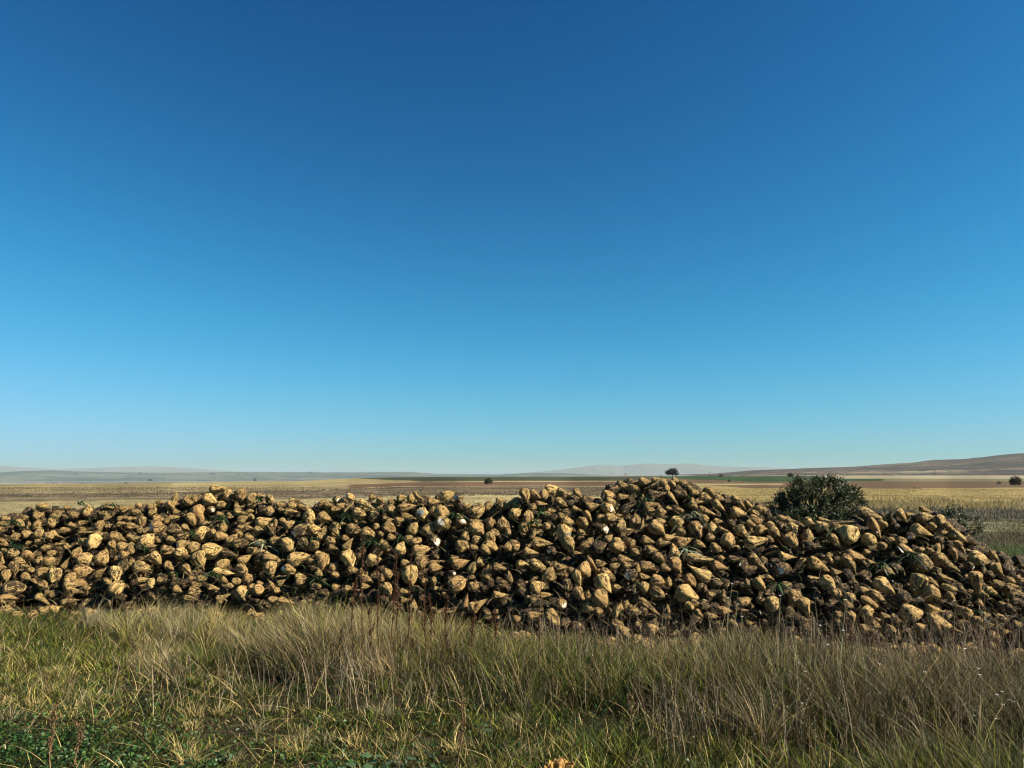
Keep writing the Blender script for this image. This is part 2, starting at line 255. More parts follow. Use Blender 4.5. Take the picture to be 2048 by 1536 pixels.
BEETS = """
@0 960
700 430 190 130 0
620 560 130 110
900 560 200 120 30
1190 570 130 110
1400 470 220 150 80
1090 450 120 80 0
100 620 150 90 0
420 610 130 90 20
330 700 150 110 -30
460 720 140 90 80
600 710 140 120 90
830 700 160 140 -30 d
60 710 130 100 0 c
40 790 100 90
630 840 160 140 90
450 860 140 120
270 900 150 110 30
60 1010 200 130 -20
1060 800 170 110 20
920 890 240 110 -25 p
780 900 140 130 0 d
650 990 160 110 0
480 1000 120 70 20
1340 680 160 90 20
1600 720 170 150 60
1740 600 160 80 15
1400 840 270 80 5 p
1590 870 130 110
1500 1000 200 190 -60 p
1330 1000 120 110
1900 930 270 170 -20
1930 610 130 80 30
1970 700 180 100 10
1750 730 130 60 20
950 1030 150 70 15
1080 1060 110 100
750 1080 150 100 20
1800 1060 150 130 -40
1980 1060 150 140
1980 460 130 100 10
1800 430 240 90 -10 d
1700 550 150 90 -20
1160 730 120 100 0 d
2030 600 80 70
1330 790 110 80
@0 1090
70 90 90 80
240 150 200 150 -20
460 170 210 180 20 p
330 270 180 130 -20
640 240 130 120 80
810 250 150 120 0 d
30 220 160 90 90
220 380 190 150 -60 d
90 500 160 140 -60 p
30 360 120 110
420 340 150 70 -10
500 410 90 90 0 d
430 520 170 120 -30
560 590 120 60 -40
710 420 220 170 30 p
860 500 200 190 -70
620 150 120 50 10
830 130 130 90 10
1060 270 220 100 60
1240 110 200 160 70
1400 250 260 200 -20
1650 190 220 190 80 p
1340 420 260 220 0
1620 420 260 110 40
1850 480 220 200 -50
1730 600 120 120
1870 670 200 190 60
1130 510 220 150 60 p
1270 610 230 140 -30 pc
1400 690 90 80
1140 650 150 150
700 660 180 150 -20
790 770 130 90
240 700 260 230 0 d
160 860 300 140 5
20 680 220 60 90
700 880 260 110 -35 p
880 1010 300 110 10 p
1150 900 300 120 10
1980 300 180 170 90 d
2000 150 150 120 0 c
1960 640 100 80 90
1250 750 200 90 -10
860 790 120 100 0 d
@256 960
1490 150 330 140 0 p
1600 270 180 170 -60
1340 330 240 180 -20
1820 280 260 200 -70
1990 280 160 150 90
760 270 160 110 70
940 280 110 80 60
1000 270 100 70 90
990 370 160 120 0
1090 290 110 100
700 420 180 120 -50
750 380 130 90
780 510 120 90 0 c
520 360 130 80
400 420 160 110 30
430 470 130 90 90
60 440 150 90 25
180 420 120 110
390 520 120 90
140 510 150 100 0 d
1150 560 300 190 -65 p
1300 470 240 100 185 c
1020 650 240 150 -60
740 610 200 90 10
640 620 140 80 45
490 620 160 150
500 760 240 220 -20 c
220 680 150 130 -80
70 620 150 80 0
80 740 190 120 -10
190 790 120 90 80
300 790 150 80 30
780 820 270 180 -20 d
930 770 140 110 -20
1200 830 230 220 60
1230 700 180 110 10
1350 860 130 130
1520 740 170 120 90
1500 900 210 140 -5
1680 940 200 170 60
1810 1020 240 180 0 d
1780 850 140 90 -30
1960 930 190 120 -15
1810 520 220 120 -15
1960 500 130 80
1850 620 200 120 20 d
1980 600 120 110
1770 430 150 80 -20
1990 410 150 90 10
1640 570 120 90
1480 550 120 80
1790 760 120 80 180 cd
1950 770 140 80
330 960 230 200 40
510 950 130 120
700 960 170 130
150 930 210 130 10
910 900 190 130 30
900 1020 210 120 10 c
1050 1060 180 140 30
370 1060 180 100
40 1060 140 130 90
650 1090 180 90
1920 700 180 70 30
40 900 100 90
1500 400 160 120 0 d
@256 1090
650 80 210 130 10
860 130 210 170 -20
1160 260 290 210 -60
1360 110 370 230 -10
1040 50 150 130
1640 150 270 150 -10 d
1880 220 240 150 30
1990 90 170 100 -10
300 200 240 130 40
460 230 240 150 -40
240 380 280 200 -20
50 260 150 120 90
40 60 160 110 90 d
660 340 170 110 -40 p
720 480 90 80
950 420 220 140 -55
1530 310 250 150 20 p
1540 450 330 140 -5 p
1830 420 220 200
1950 540 180 160
1560 580 160 90 -40 c
1750 580 150 120 15
1190 540 140 100
860 590 340 140 10 d
600 570 240 100 0
1030 540 120 80
280 570 220 110 0 d
370 600 170 130 90 c
1100 650 150 130
1080 740 190 150
800 720 150 110 -20
1400 700 220 110 -10
1540 830 230 130 25
1830 800 220 210 -40
2000 720 180 120 -70
1020 860 260 80 -10 p
1640 660 130 100 0 d
@512 970
100 180 150 80
230 250 150 140 -30
220 400 190 120 130 c
640 240 200 90 10 d
400 320 140 100
590 330 160 120
590 430 240 130 0
420 400 120 90
900 390 210 120 10 p
740 340 140 80
1270 230 200 110 180 c
1400 270 140 60 -25 c
1080 290 170 100 30 d
1170 320 150 90
1380 340 190 130 20
1530 200 200 100 -35 pc
1500 350 250 110 50
1270 390 130 90 0 c
1780 330 280 130 -20
1880 200 130 90
1660 470 240 160 -20
1900 490 180 150 0 d
1770 400 130 80
1990 250 110 110
130 590 250 160 15 p
440 580 120 110
540 620 160 140 30 d
310 610 130 100 90
850 520 190 170 -60
870 600 150 130
1120 530 240 170 -20
1290 670 150 130
1580 730 260 190 -10
960 720 170 170 0 p
1100 720 130 100 70
1310 800 240 120 -40
1440 860 130 80 -30
1830 800 290 190 -20
1940 690 150 110 -40
2010 780 80 80 0 c
40 740 150 150
250 740 220 170 -50 d
740 700 330 200 30 dc
350 880 230 130 15
520 970 230 200 -50
780 970 220 180 -30 d
930 970 170 150
1070 830 190 130 -10
1210 910 160 150
1250 1010 170 90 -10
1500 930 260 120 50 p
100 930 160 120 0 c
2000 950 200 120 80
60 1060 200 110
1450 1100 160 80
1400 620 100 60 0 c
@512 1100
260 120 270 150 -10 p
60 130 190 150 90 d
380 200 110 70 -40
710 130 370 220 15
230 310 220 180 -80
1060 70 210 120 0
1070 230 230 210 -80
900 190 130 110
1260 260 150 120 40
1280 400 150 110 -10
550 330 290 150 -45 pc
730 440 200 130 -10
720 510 150 120
1500 170 260 230 -50 p
1560 320 180 130
1680 370 160 100 90
1900 160 220 170 0 p
1780 480 170 140
1750 580 150 90
1010 400 130 130
1000 580 110 80
270 570 280 110 125
420 510 160 90 30
60 640 180 160
70 540 110 100
500 830 270 130 -10 p
300 800 200 120
1480 610 120 90 0 c
1280 590 120 90
2010 440 130 90 90
2020 620 160 120 90 p
@768 960
140 350 150 90
290 290 150 120
430 280 140 130 90 d
540 270 190 110 -40 p
600 320 100 90
1030 240 260 170 20 p
830 350 250 130 5 p
1210 280 160 140 -20 cd
380 430 290 150 15
160 500 220 120 -40
340 570 150 100 25
640 560 210 190 -50 c
940 520 210 210
790 480 140 120 90 d
1500 490 280 190 30
1670 400 180 130 70
1890 390 140 120 90 c
1900 330 200 110 0 d
2010 380 150 80 60
740 770 240 200 40
960 720 230 210 -70 c
1210 710 260 130 230 c
1290 880 170 150 90
1490 780 230 210 -40
1480 660 230 80 5
1700 690 200 170 90
1900 690 220 200 90
770 970 290 200 190 cd
480 760 250 150 50
290 650 200 110 0
130 650 170 90
90 780 220 170 -40
30 620 90 80
130 920 150 110
420 930 150 130 20
520 990 150 140
620 1120 300 180 10 p
270 1080 210 200 70
40 1080 180 110 -60
1290 1060 240 190 0
1790 860 170 130 -20
1710 930 180 140 -40
1730 1070 230 150 -35 p
1500 960 160 120
1640 1130 200 130 -30
1450 1100 150 110
1230 600 160 90 -10
1990 820 130 110 90
1980 1060 130 110 90
1350 430 150 110
@768 1110
590 150 180 170 -70
360 130 170 120 0 d
80 290 160 160
430 340 270 230 -60 p
60 560 210 170 -50 p
830 200 210 160 0
850 110 230 70 10
620 20 200 70
1230 130 270 160 20
1130 50 130 90
1410 190 200 130 70
1530 100 130 120 90
1650 260 220 120 80
1880 210 270 110 -15
1050 290 220 90 190 cd
1180 460 290 240 20
800 430 150 90 -80
850 540 110 70 0 c
660 420 140 90
1300 740 250 130 80 p
1520 790 300 160 30
2000 340 180 110 90
1900 460 240 180 0 d
1880 640 260 130 0
350 720 160 90
330 590 150 110
470 790 130 120 90 p
1450 500 150 150 0 d
@1024 960
220 260 220 170 -70
70 350 180 150 70
370 250 180 150 -30
500 230 170 150 90
650 160 240 180 0 p
810 200 150 140 0 d
920 230 200 110 10
1080 240 230 100 -45
790 370 220 130 -30
500 380 200 90 -5
340 430 120 110
1040 480 180 100 -15 p
70 530 190 160 20
260 560 150 140 90 d
640 500 150 80 0 c
570 550 100 90
1260 300 200 110 10 d
1200 340 100 70
1230 380 110 60 0 c
1560 240 210 160 0
1590 350 170 120
1500 440 240 170 180 c
1790 270 200 100 0 d
1860 430 320 160 40 d
1640 150 200 140 0 d
1780 90 160 110 0 d
1960 140 170 150 0 d
1600 610 220 150 0 p
1430 620 150 120
1750 720 220 180 70
1730 570 120 60 0 c
1970 640 230 200 80
1840 830 260 150 10 d
930 670 230 120 -20
810 590 160 100 -30 d
1230 600 230 100 -55
1140 680 160 150 0 d
290 690 200 150 -30
200 780 180 120 -50
340 860 170 90 70
570 740 130 120
450 740 120 90 0 d
810 810 240 220 135 c
1120 850 140 110 -20
1430 790 200 160 190 cd
490 1010 300 170 0 p
910 1040 280 200 -60
60 1040 190 180
1230 1030 260 190 50
1550 930 160 120 30
1400 1080 260 190 20 d
1700 1080 270 220 -40
1920 1010 180 160
310 1160 220 120 -10
1060 1170 160 80
640 1120 150 120 0 cd
1980 1140 130 110
1300 420 180 120 20 d
@1024 1110
170 150 190 140
430 180 290 180 -20
600 300 240 160 60
690 140 110 90 90 c
810 200 180 120 10
1160 200 240 220 70
1300 170 280 80 -55
1420 310 170 130 -40
1430 140 190 120 0 d
1530 310 230 180 -20
1470 480 250 240 -50
1660 170 180 110 20
1820 80 240 130 -10
1850 170 150 110 0 d
2010 200 140 90 90
1060 390 280 140 -70
960 250 110 100
420 500 230 170 10
520 640 240 130 10 p
340 690 240 100 10
480 760 400 160 -5 d
770 780 190 150 190 c
1090 660 290 150 -60
1210 640 170 130 90 d
1430 730 260 250 -50
1250 870 180 170 -30
1400 900 150 120
1700 890 310 220 80 p
1820 800 190 130 70
380 970 250 160 10
660 1020 280 230 -30
1690 1130 180 150
1800 1200 200 120 0 p
1920 320 270 180 -10 cd
1960 540 170 110 80 cd
1690 520 150 100 0 d
1960 920 200 180
860 470 200 170 90 d
90 1020 160 120
2030 720 160 60 90
@1280 950
330 90 270 90 0 p
240 170 340 120 200 p
420 190 140 100 90 cd
70 110 170 120
600 110 190 90 -20
530 170 170 130 -40 p
700 130 150 100 0 d
800 210 100 90
280 310 300 170 10 d
40 360 130 90 90 p
180 480 240 140 20
540 390 280 90 -50 p
660 300 230 190 -20 d
880 300 160 120 -20
1120 290 220 150 -30 p
1060 380 180 160
870 420 130 100
870 500 180 120 -40 p
960 430 150 80 0 d
1250 370 190 130 -10 d
1550 390 180 110 -20
1270 500 230 130 -35
1100 600 330 120 -20 p
1620 620 300 170 -10 p
1650 500 160 90 -45
1750 490 180 90 -40
1940 550 200 120 0 d
350 590 180 130
200 590 180 120 0 d
650 580 140 120
470 540 90 80
610 750 230 210 0
300 880 320 190 -45
340 750 200 120 0 d
900 890 230 200 -70
720 1050 300 160 20
510 1000 230 120 10 p
150 1050 240 140 -10 p
400 1090 240 130 0
540 1200 180 170 90 p
970 1120 180 110 -20
1160 840 190 150 90
1220 1180 200 150 -30
1410 1010 230 200 60 p
1340 880 190 90 -15
1630 920 230 160 -50
1480 780 180 150 0 d
1840 720 200 130 -20
1800 800 210 100 -30
1960 880 220 160 0
1870 1070 350 230 10
1250 740 150 100 0 c
1130 1000 140 110
200 1200 180 130
1040 700 150 130
1840 620 140 90 -30
30 790 220 110 80
680 920 150 140 0 d
@1280 1110
1000 60 470 130 -5
1310 60 130 100
1560 60 290 90 0 d
310 60 210 140 -40
130 180 270 190 0
580 180 280 190 -60
420 210 180 110 -10
930 280 380 180 145
1310 190 270 130 -15
1920 170 370 150 -45
310 430 230 220
90 350 200 110 0 d
460 420 160 110 90 d
820 420 230 160 -40
780 640 380 260 -20 p
70 550 210 150 -80
290 620 190 180
180 870 460 160 -35
60 900 150 130 0 cd
900 800 140 140
840 860 240 120 -40 p
970 960 200 100 -40
1070 820 220 120 0 d
1360 890 220 140 0 p
1160 980 180 110
1720 440 140 120 90
1930 490 210 180 -50
1680 740 230 150 20
1960 730 180 110
1330 600 150 80 80
1140 630 110 80
430 850 150 90 90
200 1180 250 200
1500 1120 130 130
1680 890 150 60
1960 360 150 80 0 d
1230 450 200 150 0 d
1760 1090 130 80
@1536 1010
260 220 220 100 -10
400 250 200 60 -5 p
370 350 180 170 100 c
60 320 120 110
120 440 220 150 -40
640 470 230 180 80
700 320 280 130 -40
880 340 200 150 10
930 240 230 60 -10
1200 280 440 100 5 d
1130 340 200 100
1300 500 270 260 -120
1380 400 190 110 -20
1650 160 440 180 -20
1830 300 150 150
1730 400 400 150 -60
1640 570 240 180 -30 p
1960 200 250 180 90 d
1110 620 330 130 -45 p
390 600 230 200 -60
330 830 270 140 -5
840 980 360 200 -25 p
810 820 180 110 180 cd
1010 900 210 110 -40
1430 830 330 180 -15
1590 750 110 90
1290 900 200 170 -30
1360 1010 220 120 -60
570 900 140 110
1000 800 120 80
770 660 420 160 -5 d
230 1020 230 200 0 cd
30 560 150 90 -40
1850 650 160 120 0 d
2000 580 130 110 0 d
1940 1060 200 120 -25
1680 920 160 60 -10 c
1120 1070 200 110
@1536 1150
740 50 210 90 0 p
40 60 110 100
980 150 220 190 -40 p
290 160 150 100
1870 200 260 230 -40 p
1320 370 190 180
1110 330 180 150 -60
1310 490 230 130 -20
1580 240 230 90 0 d
1750 360 280 170 -30
1680 470 380 130 -30
1590 590 200 190
1320 790 380 180 -85
1150 630 170 110
1890 660 180 90 -15
1730 800 180 120 -20
1960 880 180 170 90 p
1570 850 180 120
600 560 340 170 -75 p
440 320 200 160
80 450 220 200
1970 500 160 80 -20 cd
2010 350 180 80 90
460 430 200 150
1790 720 130 70
@1792 1010
490 90 230 80 -20 p
490 210 280 180 0
110 200 250 130 -55
230 150 160 80 0 d
720 300 240 180 -75
880 380 260 110 -35 p
1000 510 220 180 -40 p
440 440 370 180 -20 p
590 370 180 120 -45
230 500 190 140 0 cd
100 580 190 140
700 560 180 150 0 d
760 450 150 110 0 d
180 720 270 130 -25
430 740 150 130
550 740 110 100
640 700 200 140 60
740 860 230 190 10
940 820 250 120 -65
1040 700 260 120 -55
480 960 330 230 -30
930 1010 370 130 -30
1140 960 180 120 150 cd
1350 870 300 220 -20
1600 850 260 110 -45
1640 1050 250 140 -50 p
1180 750 90 80 0 d
1280 790 200 60 10
@1792 1150
350 170 340 230 -110
110 370 240 230 0 d
600 320 290 230 -30
600 130 240 100 -35
830 60 320 120 -15
930 230 360 110 -15
1300 170 400 200 -80 p
910 390 240 120 -45 p
1070 590 250 170 140 pc
280 620 360 260 0 p
650 560 290 150 -10
790 810 540 210 -25
450 850 250 150
1320 850 340 180 -75 p
660 830 200 100 -50
1400 320 180 110 -30
1370 480 180 100 -45
1570 290 300 120 -25
1930 310 350 180 -20
1840 90 200 120 -20
1900 190 250 90 -10
1640 150 140 130
1970 60 150 120
1590 980 220 130 0 p
30 930 200 90 90
1680 700 130 120 0 d
1850 560 220 130 -30 d
1530 800 150 80 0 d
1720 480 160 100 0 d
1440 640 150 100 0 d
1960 440 200 150 0 d
1960 800 180 120 0 d
1750 900 150 90 0 d
"""
# ------------------------------------------------------------ the beet heap
SL = .80
def toe(px): return np.interp(px, [-900, 0, 500, 900, 1100, 1500, 1800, 2048, 2700], [10.4, 9.5, 9.3, 8.4, 8.0, 7.75, 7.5, 7.35, 7.4])
CREST = [(-900, 1110), (-500, 1060), (-120, 1040), (0, 1036), (60, 1018), (100, 1010), (170, 1014), (300, 1008), (380, 992), (430, 980), (490, 985), (520, 998), (590, 1004), (640, 1004), (690, 994), (780, 1000), (830, 996), (900, 985), (930, 1004), (990, 1010), (1040, 990), (1105, 978), (1160, 992), (1200, 998), (1222, 962), (1250, 956), (1340, 958), (1385, 966), (1440, 985), (1500, 1002), (1545, 1030), (1600, 1044), (1690, 1040), (1720, 1024), (1850, 1022), (1890, 1040), (1925, 1072), (1950, 1095), (1995, 1108), (2040, 1145), (2100, 1170), (2300, 1215), (2700, 1330)]
def front_y(px, py):          # distance ahead where the ray meets the heap's front face
    s = -ray(px, py)[2]; return (H + SL*float(toe(px)))/(s + SL)
CP = [c[0] for c in CREST]; CYD = [front_y(*c)+.05 for c in CREST]; CZ = [SL*(y-.05-float(toe(c[0]))) for y, c in zip(CYD, CREST)]
def heap_z(px, Y):
    yc = np.interp(px, CP, CYD); zc = np.interp(px, CP, CZ)
    fr = SL*(Y-toe(px)); bk = zc - .62*np.maximum(Y-yc-.35, 0); return np.minimum(np.minimum(fr, zc), bk)

# beet shapes ----------------------------------------------------------------
def beet_shape(kind, seed, nu=34, nv=26):
    rnd = random.Random(seed); cut = kind == 'cut'; long_ = kind == 'long'
    pk = rnd.uniform(.22, .34) if not long_ else rnd.uniform(.15, .25); pwr = rnd.uniform(.75, 1.15) if not long_ else rnd.uniform(1.0, 1.4)
    tl = rnd.uniform(.80, .95); bx, by = rnd.uniform(-.22, .22), rnd.uniform(-.22, .22); g0 = rnd.uniform(0, 6.28); tw = rnd.uniform(-1.2, 1.2)
    fat = rnd.uniform(1.1, 2.3) if not long_ else rnd.uniform(1.0, 1.5); off = Vector((seed*3.1, seed*1.7, seed*.9)); flat = rnd.uniform(.82, 1.0); gd = rnd.uniform(.10, .30); squ = rnd.uniform(.04, .12)
    t0 = (.02+.035*rnd.random()) if cut else 0.0; ts = t0 + (1-t0)*(np.linspace(0, 1, nu)**1.15)
    V = []; bc = []
    for i, t in enumerate(ts):
        if t < pk: r = math.sqrt(max(0, 1-((pk-t)/pk)**2))**.85
        elif t < tl: q = (t-pk)/(tl-pk); r = (1-q**fat)**(.75*pwr)*.93+.07
        else: r = .07*(1-(t-tl)/(1-tl))**.7+.008
        r *= .5; env = math.sin(min(1, max(0, t))*math.pi)
        bend = max(0, t-.3)**1.6
        for j in range(nv):
            th = 2*math.pi*j/nv; c, s = math.cos(th), math.sin(th)
            p = Vector((t*1.5, c, s))
            n1 = mnoise.noise(p*1.1+off); n2 = mnoise.noise(Vector((t*2.2, c*3.2, s*3.2))+off); n3 = mnoise.noise(Vector((t*9, c*4.5, s*4.5))+off)
            n4 = mnoise.noise(Vector((t*20, c*9, s*9))+off)
            g = 0
            for ga in (g0, g0+math.pi):
                d = (th-ga-tw*t+math.pi) % (2*math.pi)-math.pi; g += math.exp(-(d/.28)**2)
            rr = r*(1+squ*2.2*n1+.22*n2+.10*n3+.06*n4-gd*g*env)
            if t < .16 and not cut: rr *= 1+.22*mnoise.noise(Vector((t*14, c*5, s*5))+off)
            V.append((t-.5, rr*c+bx*bend, rr*s*flat+by*bend)); bc.append((t*1.5, c*max(r*2, .2), s*max(r*2, .2)))
    V = np.array(V); bc = np.array(bc)+np.array(off)
    ii = np.arange(nu-1)[:, None]*nv; jj = np.arange(nv)[None]; j2 = (jj+1) % nv
    Q = np.stack([ii+jj, ii+nv+jj, ii+nv+j2, ii+j2], -1).reshape(-1, 4)
    capv = len(V); V = np.vstack([V, V[:nv].mean(0)+np.array([-.004 if not cut else .0, 0, 0])]); bc = np.vstack([bc, bc[0]])
    T = [(capv, j, (j+1) % nv, (j+1) % nv) for j in range(nv)]
    rim = V[:nv]
    return V, Q, T, bc, rim
def make_beet_mesh(name, V, Q, T, bc, mat):
    me = bpy.data.meshes.new(name); me.from_pydata(V.tolist(), [], [tuple(q) for q in Q.tolist()]+[t[:3] for t in T])
    for p in me.polygons: p.use_smooth = True
    a = me.attributes.new('bc', 'FLOAT_VECTOR', 'POINT'); a.data.foreach_set('vector', bc.astype(np.float32).ravel())
    me.materials.append(mat); return me
def beet_mat(name, coln):
    t = NT(name); a = t.n('ShaderNodeAttribute', attribute_name='bc'); oi = t.n('ShaderNodeObjectInfo')
    ofs = t.n('ShaderNodeVectorMath', operation='SCALE'); ofs.inputs[0].default_value = (31, 17, 23); t.l(oi.outputs['Random'], ofs.inputs['Scale'])
    ad = t.n('ShaderNodeVectorMath', operation='ADD'); t.l(a.outputs['Vector'], ad.inputs[0]); t.l(ofs.outputs[0], ad.inputs[1]); v = ad.outputs[0]
    vs_ = t.vmul(v, (1.2, 1.9, 1.9))
    big = t.noise(vs_, 1.3, 3, .55); mid = t.noise(vs_, 5.0, 5, .72, .8); fine = t.noise(v, 19, 4, .65)
    sep = t.n('ShaderNodeSeparateColor'); t.l(oi.outputs['Color'], sep.inputs[0])
    mudl = sep.outputs[0]                                            # how muddy this beet is; raised on gap beets as painted shade
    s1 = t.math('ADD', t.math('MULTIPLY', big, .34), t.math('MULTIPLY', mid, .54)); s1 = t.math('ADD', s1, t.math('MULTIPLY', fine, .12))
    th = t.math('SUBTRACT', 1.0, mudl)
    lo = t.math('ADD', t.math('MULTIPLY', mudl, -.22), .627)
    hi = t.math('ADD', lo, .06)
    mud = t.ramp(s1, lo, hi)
    stain = t.noise(t.vmul(v, (.9, 1.3, 1.3)), 1.9, 3, .5, .5); dust = t.ramp(stain, .44, .64, 0, .7)
    skin = t.mix(t.ramp(mid, .38, .60), (.90, .675, .27), (.69, .455, .150))
    skin = t.mix(dust, skin, (.26, .15, .052))
    tint = t.mix(t.math('MULTIPLY', sep.outputs[1], 1.0), skin, t.mix(.5, skin, (.33, .15, .06)))
    vor = t.noise(t.vmul(v, (.55, 3.4, 3.4)), 1.25, 3, .5, .7)
    tint = t.mix(t.ramp(vor, .56, .62, 0, .9), tint, (.06, .035, .016))
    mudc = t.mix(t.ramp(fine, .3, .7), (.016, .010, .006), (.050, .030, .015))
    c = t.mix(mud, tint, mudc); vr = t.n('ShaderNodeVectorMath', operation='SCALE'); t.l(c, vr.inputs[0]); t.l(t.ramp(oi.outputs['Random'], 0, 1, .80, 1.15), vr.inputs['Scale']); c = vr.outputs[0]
    h = t.math('ADD', t.math('MULTIPLY', mid, .7), t.math('MULTIPLY', fine, .35)); h = t.math('ADD', h, t.math('MULTIPLY', mud, .12)); h = t.math('SUBTRACT', h, t.math('MULTIPLY', t.ramp(vor, .55, .66), .12))
    return t.bsdf(c, .72, .22, bump=h, bstr=1.0, bdist=.07)
BM = beet_mat('beet_skin', 1)
t = NT('beet_flesh'); a = t.n('ShaderNodeTexCoord'); nz = t.noise(a.outputs['Object'], 9, 4); nz2 = t.noise(a.outputs['Object'], 3, 3, .6)
cf = t.mix(t.ramp(nz, .4, .65), (.58, .54, .45), (.42, .36, .25)); cf = t.mix(t.ramp(nz2, .46, .54), cf, (.13, .08, .035))
FLESH = t.bsdf(cf, .5, .35, bump=nz, bstr=.3, bdist=.01)
SH = {'round': [beet_shape('round', 11+i) for i in range(14)], 'long': [beet_shape('long', 41+i) for i in range(8)], 'cut': [beet_shape('cut', 61+i) for i in range(6)]}
ME = {k: [make_beet_mesh('sugar_beet', *s[:4], BM) for s in v] for k, v in SH.items()}
def cut_mesh(rim, seed):
    """a slightly domed pale disc just proud of the cut crown, its rim inside the skin's"""
    nv = len(rim); c = rim.mean(0); V = []; rnd = random.Random(seed)
    wob = [1+.0*rnd.random() for _ in range(nv)]; sq = rnd.uniform(.6, .95)
    for k, (f, dx) in enumerate(((.97, -.002), (.7, -.012), (.38, -.004), (.12, -.016))):
        for p in rim: V.append((p[0]+dx-.003+rnd.uniform(-.004, .004)*(k > 0), c[1]+(p[1]-c[1])*f, c[2]+(p[2]-c[2])*f))
    V.append((c[0]-.019, c[1], c[2])); F_ = []
    for r in range(3):
        for j in range(nv): F_.append((r*nv+j, r*nv+nv+j, r*nv+nv+(j+1) % nv, r*nv+(j+1) % nv))
    for j in range(nv): F_.append((3*nv+j, 4*nv, 3*nv+(j+1) % nv))
    me = bpy.data.meshes.new('cut_face'); me.from_pydata(V, [], F_); me.materials.append(FLESH)
    for p in me.polygons: p.use_smooth = True
    return me
CUTME = [cut_mesh(s[4], i) for i, s in enumerate(SH['cut'])]

# the beets of the heap's face: x, y (tile pixels, 8 per photo pixel), length, width, angle of the root tip, p pale / d dark / c cut
BT = []
ox = oy = 0
for ln in BEETS.split('\n'):
    w = ln.split()
    if not w: continue
    if w[0][0] == '@': ox, oy = float(w[0][1:]), float(w[1]); continue
    x, y, L, W = [float(q) for q in w[:4]]; ang = float(w[4]) if len(w) > 4 else 0.0; fl = w[5] if len(w) > 5 else ''
    if W > L*1.05 and len(w) < 5: L, W, ang = W, L, 90.0
    if 'c' in fl and L*W < 17000: fl = fl.replace('c', '')
    BT.append([ox+x/8, oy+y/8, L/8, W/8, ang, fl])
# the heap runs on past both edges of the frame
rr = random.Random(3)
for k in range(70):
    px = rr.uniform(-220, -8) if k < 40 else rr.uniform(2056, 2300)
    top = np.interp(px, CP, [c[1] for c in CREST]); bot = 1235 if px < 0 else 1290
    BT.append([px, rr.uniform(top+8, bot), rr.uniform(20, 34) if px < 0 else rr.uniform(28, 44), rr.uniform(16, 24) if px < 0 else rr.uniform(20, 30), rr.uniform(-180, 180), ''])
rb = random.Random(5); N = len(BT)
Yd = np.zeros(N); axis = np.zeros((N, 3)); TL = np.zeros(N); WD = np.zeros(N); R3 = np.zeros((N, 3))
right_v = np.array([1.0, 0, 0]); up_v = np.array([0, -math.sin(PITCH), math.cos(PITCH)]); fw_v = np.array([0, math.cos(PITCH), math.sin(PITCH)])
for i, (px, py, L, W, ang, fl) in enumerate(BT):
    y = front_y(px, py); Yd[i] = y; sc = y/F
    L_, W_ = L*sc, W*sc
    if 'c' in fl: T = max(L_*1.0, W_*1.35); Lp = min(L_, T*.72)
    else: T = max(L_, W_*rb.uniform(1.18, 1.5)); Lp = L_
    Lp = max(0.0, math.sqrt(max(0.0, (min(Lp, T)**2 - (W_*.75)**2)))/math.sqrt(max(1e-6, T**2-(W_*.75)**2))) if T > W_ else .9
    dep = math.sqrt(max(0, 1-Lp*Lp)); th = math.radians(ang)
    a2 = right_v*math.cos(th)*Lp + up_v*math.sin(th)*Lp
    sg = 1 if 'c' in fl else (1 if math.sin(th)*1 + rb.uniform(-.6, .6) > 0 else -1)      # cut crowns face the road
    axis[i] = a2 + fw_v*dep*sg; TL[i] = T*1.13; WD[i] = W_*1.12; R3[i] = ray(px, py)
# settle: lower beets come forward, upper ones back, until they no longer run through each other
Y0 = Yd.copy()
P0 = np.array([(b[0], b[1]) for b in BT])
pairs = [(i, j) for i in range(N) for j in range(i+1, N) if abs(P0[i, 0]-P0[j, 0]) < 70 and abs(P0[i, 1]-P0[j, 1]) < 60]
offs = (-.27, -.05, .17); rad = (.40, .46, .34)
for it in range(50):
    for i, j in (pairs if it % 2 else pairs[::-1]):
        ci = R3[i]*Yd[i]; cj = R3[j]*Yd[j]
        d0 = ci-cj
        if abs(d0[0])+abs(d0[1])*.6+abs(d0[2]) > .75: continue
        pen = 0
        for a, ra in zip(offs, rad):
            pa = ci+axis[i]*TL[i]*a
            for b, rb_ in zip(offs, rad):
                pb = cj+axis[j]*TL[j]*b; dd = pa-pb; dist = math.sqrt(dd[0]*dd[0]+dd[1]*dd[1]+dd[2]*dd[2]); q = ra*WD[i]+rb_*WD[j]-dist
                if q > pen: pen = q
        if pen > 0:
            lo, hi = (i, j) if P0[i, 1] > P0[j, 1] else (j, i)
            if abs(P0[i, 1]-P0[j, 1]) < 3 and Yd[i] < Yd[j]: lo, hi = i, j
            Yd[lo] -= pen*.28; Yd[hi] += pen*.28
    Yd = np.clip(Yd, Y0-.17, Y0+.15)
def beet_matrix(c, ax, T, W, roll):
    ax = Vector(ax).normalized(); r = ax.orthogonal().normalized(); r = Matrix.Rotation(roll, 3, ax) @ r; s = ax.cross(r)
    M = Matrix(((ax.x*T, r.x*W, s.x*W, c[0]), (ax.y*T, r.y*W, s.y*W, c[1]), (ax.z*T, r.z*W, s.z*W, c[2]), (0, 0, 0, 1))); return M
area = [b[2]*b[3]*(1.0 if b[1] < 1245 else .8) + (600 if 'c' in b[5] else 0) + (-1e6 if not -5 < b[0] < 2053 else 0) for b in BT]
order = sorted(range(N), key=lambda i: -area[i]); single = set(order[:300])
ONES = 'zero one two three four five six seven eight nine ten eleven twelve thirteen fourteen fifteen sixteen seventeen eighteen nineteen'.split()
TENS = 'x x twenty thirty forty fifty sixty seventy eighty ninety'.split()
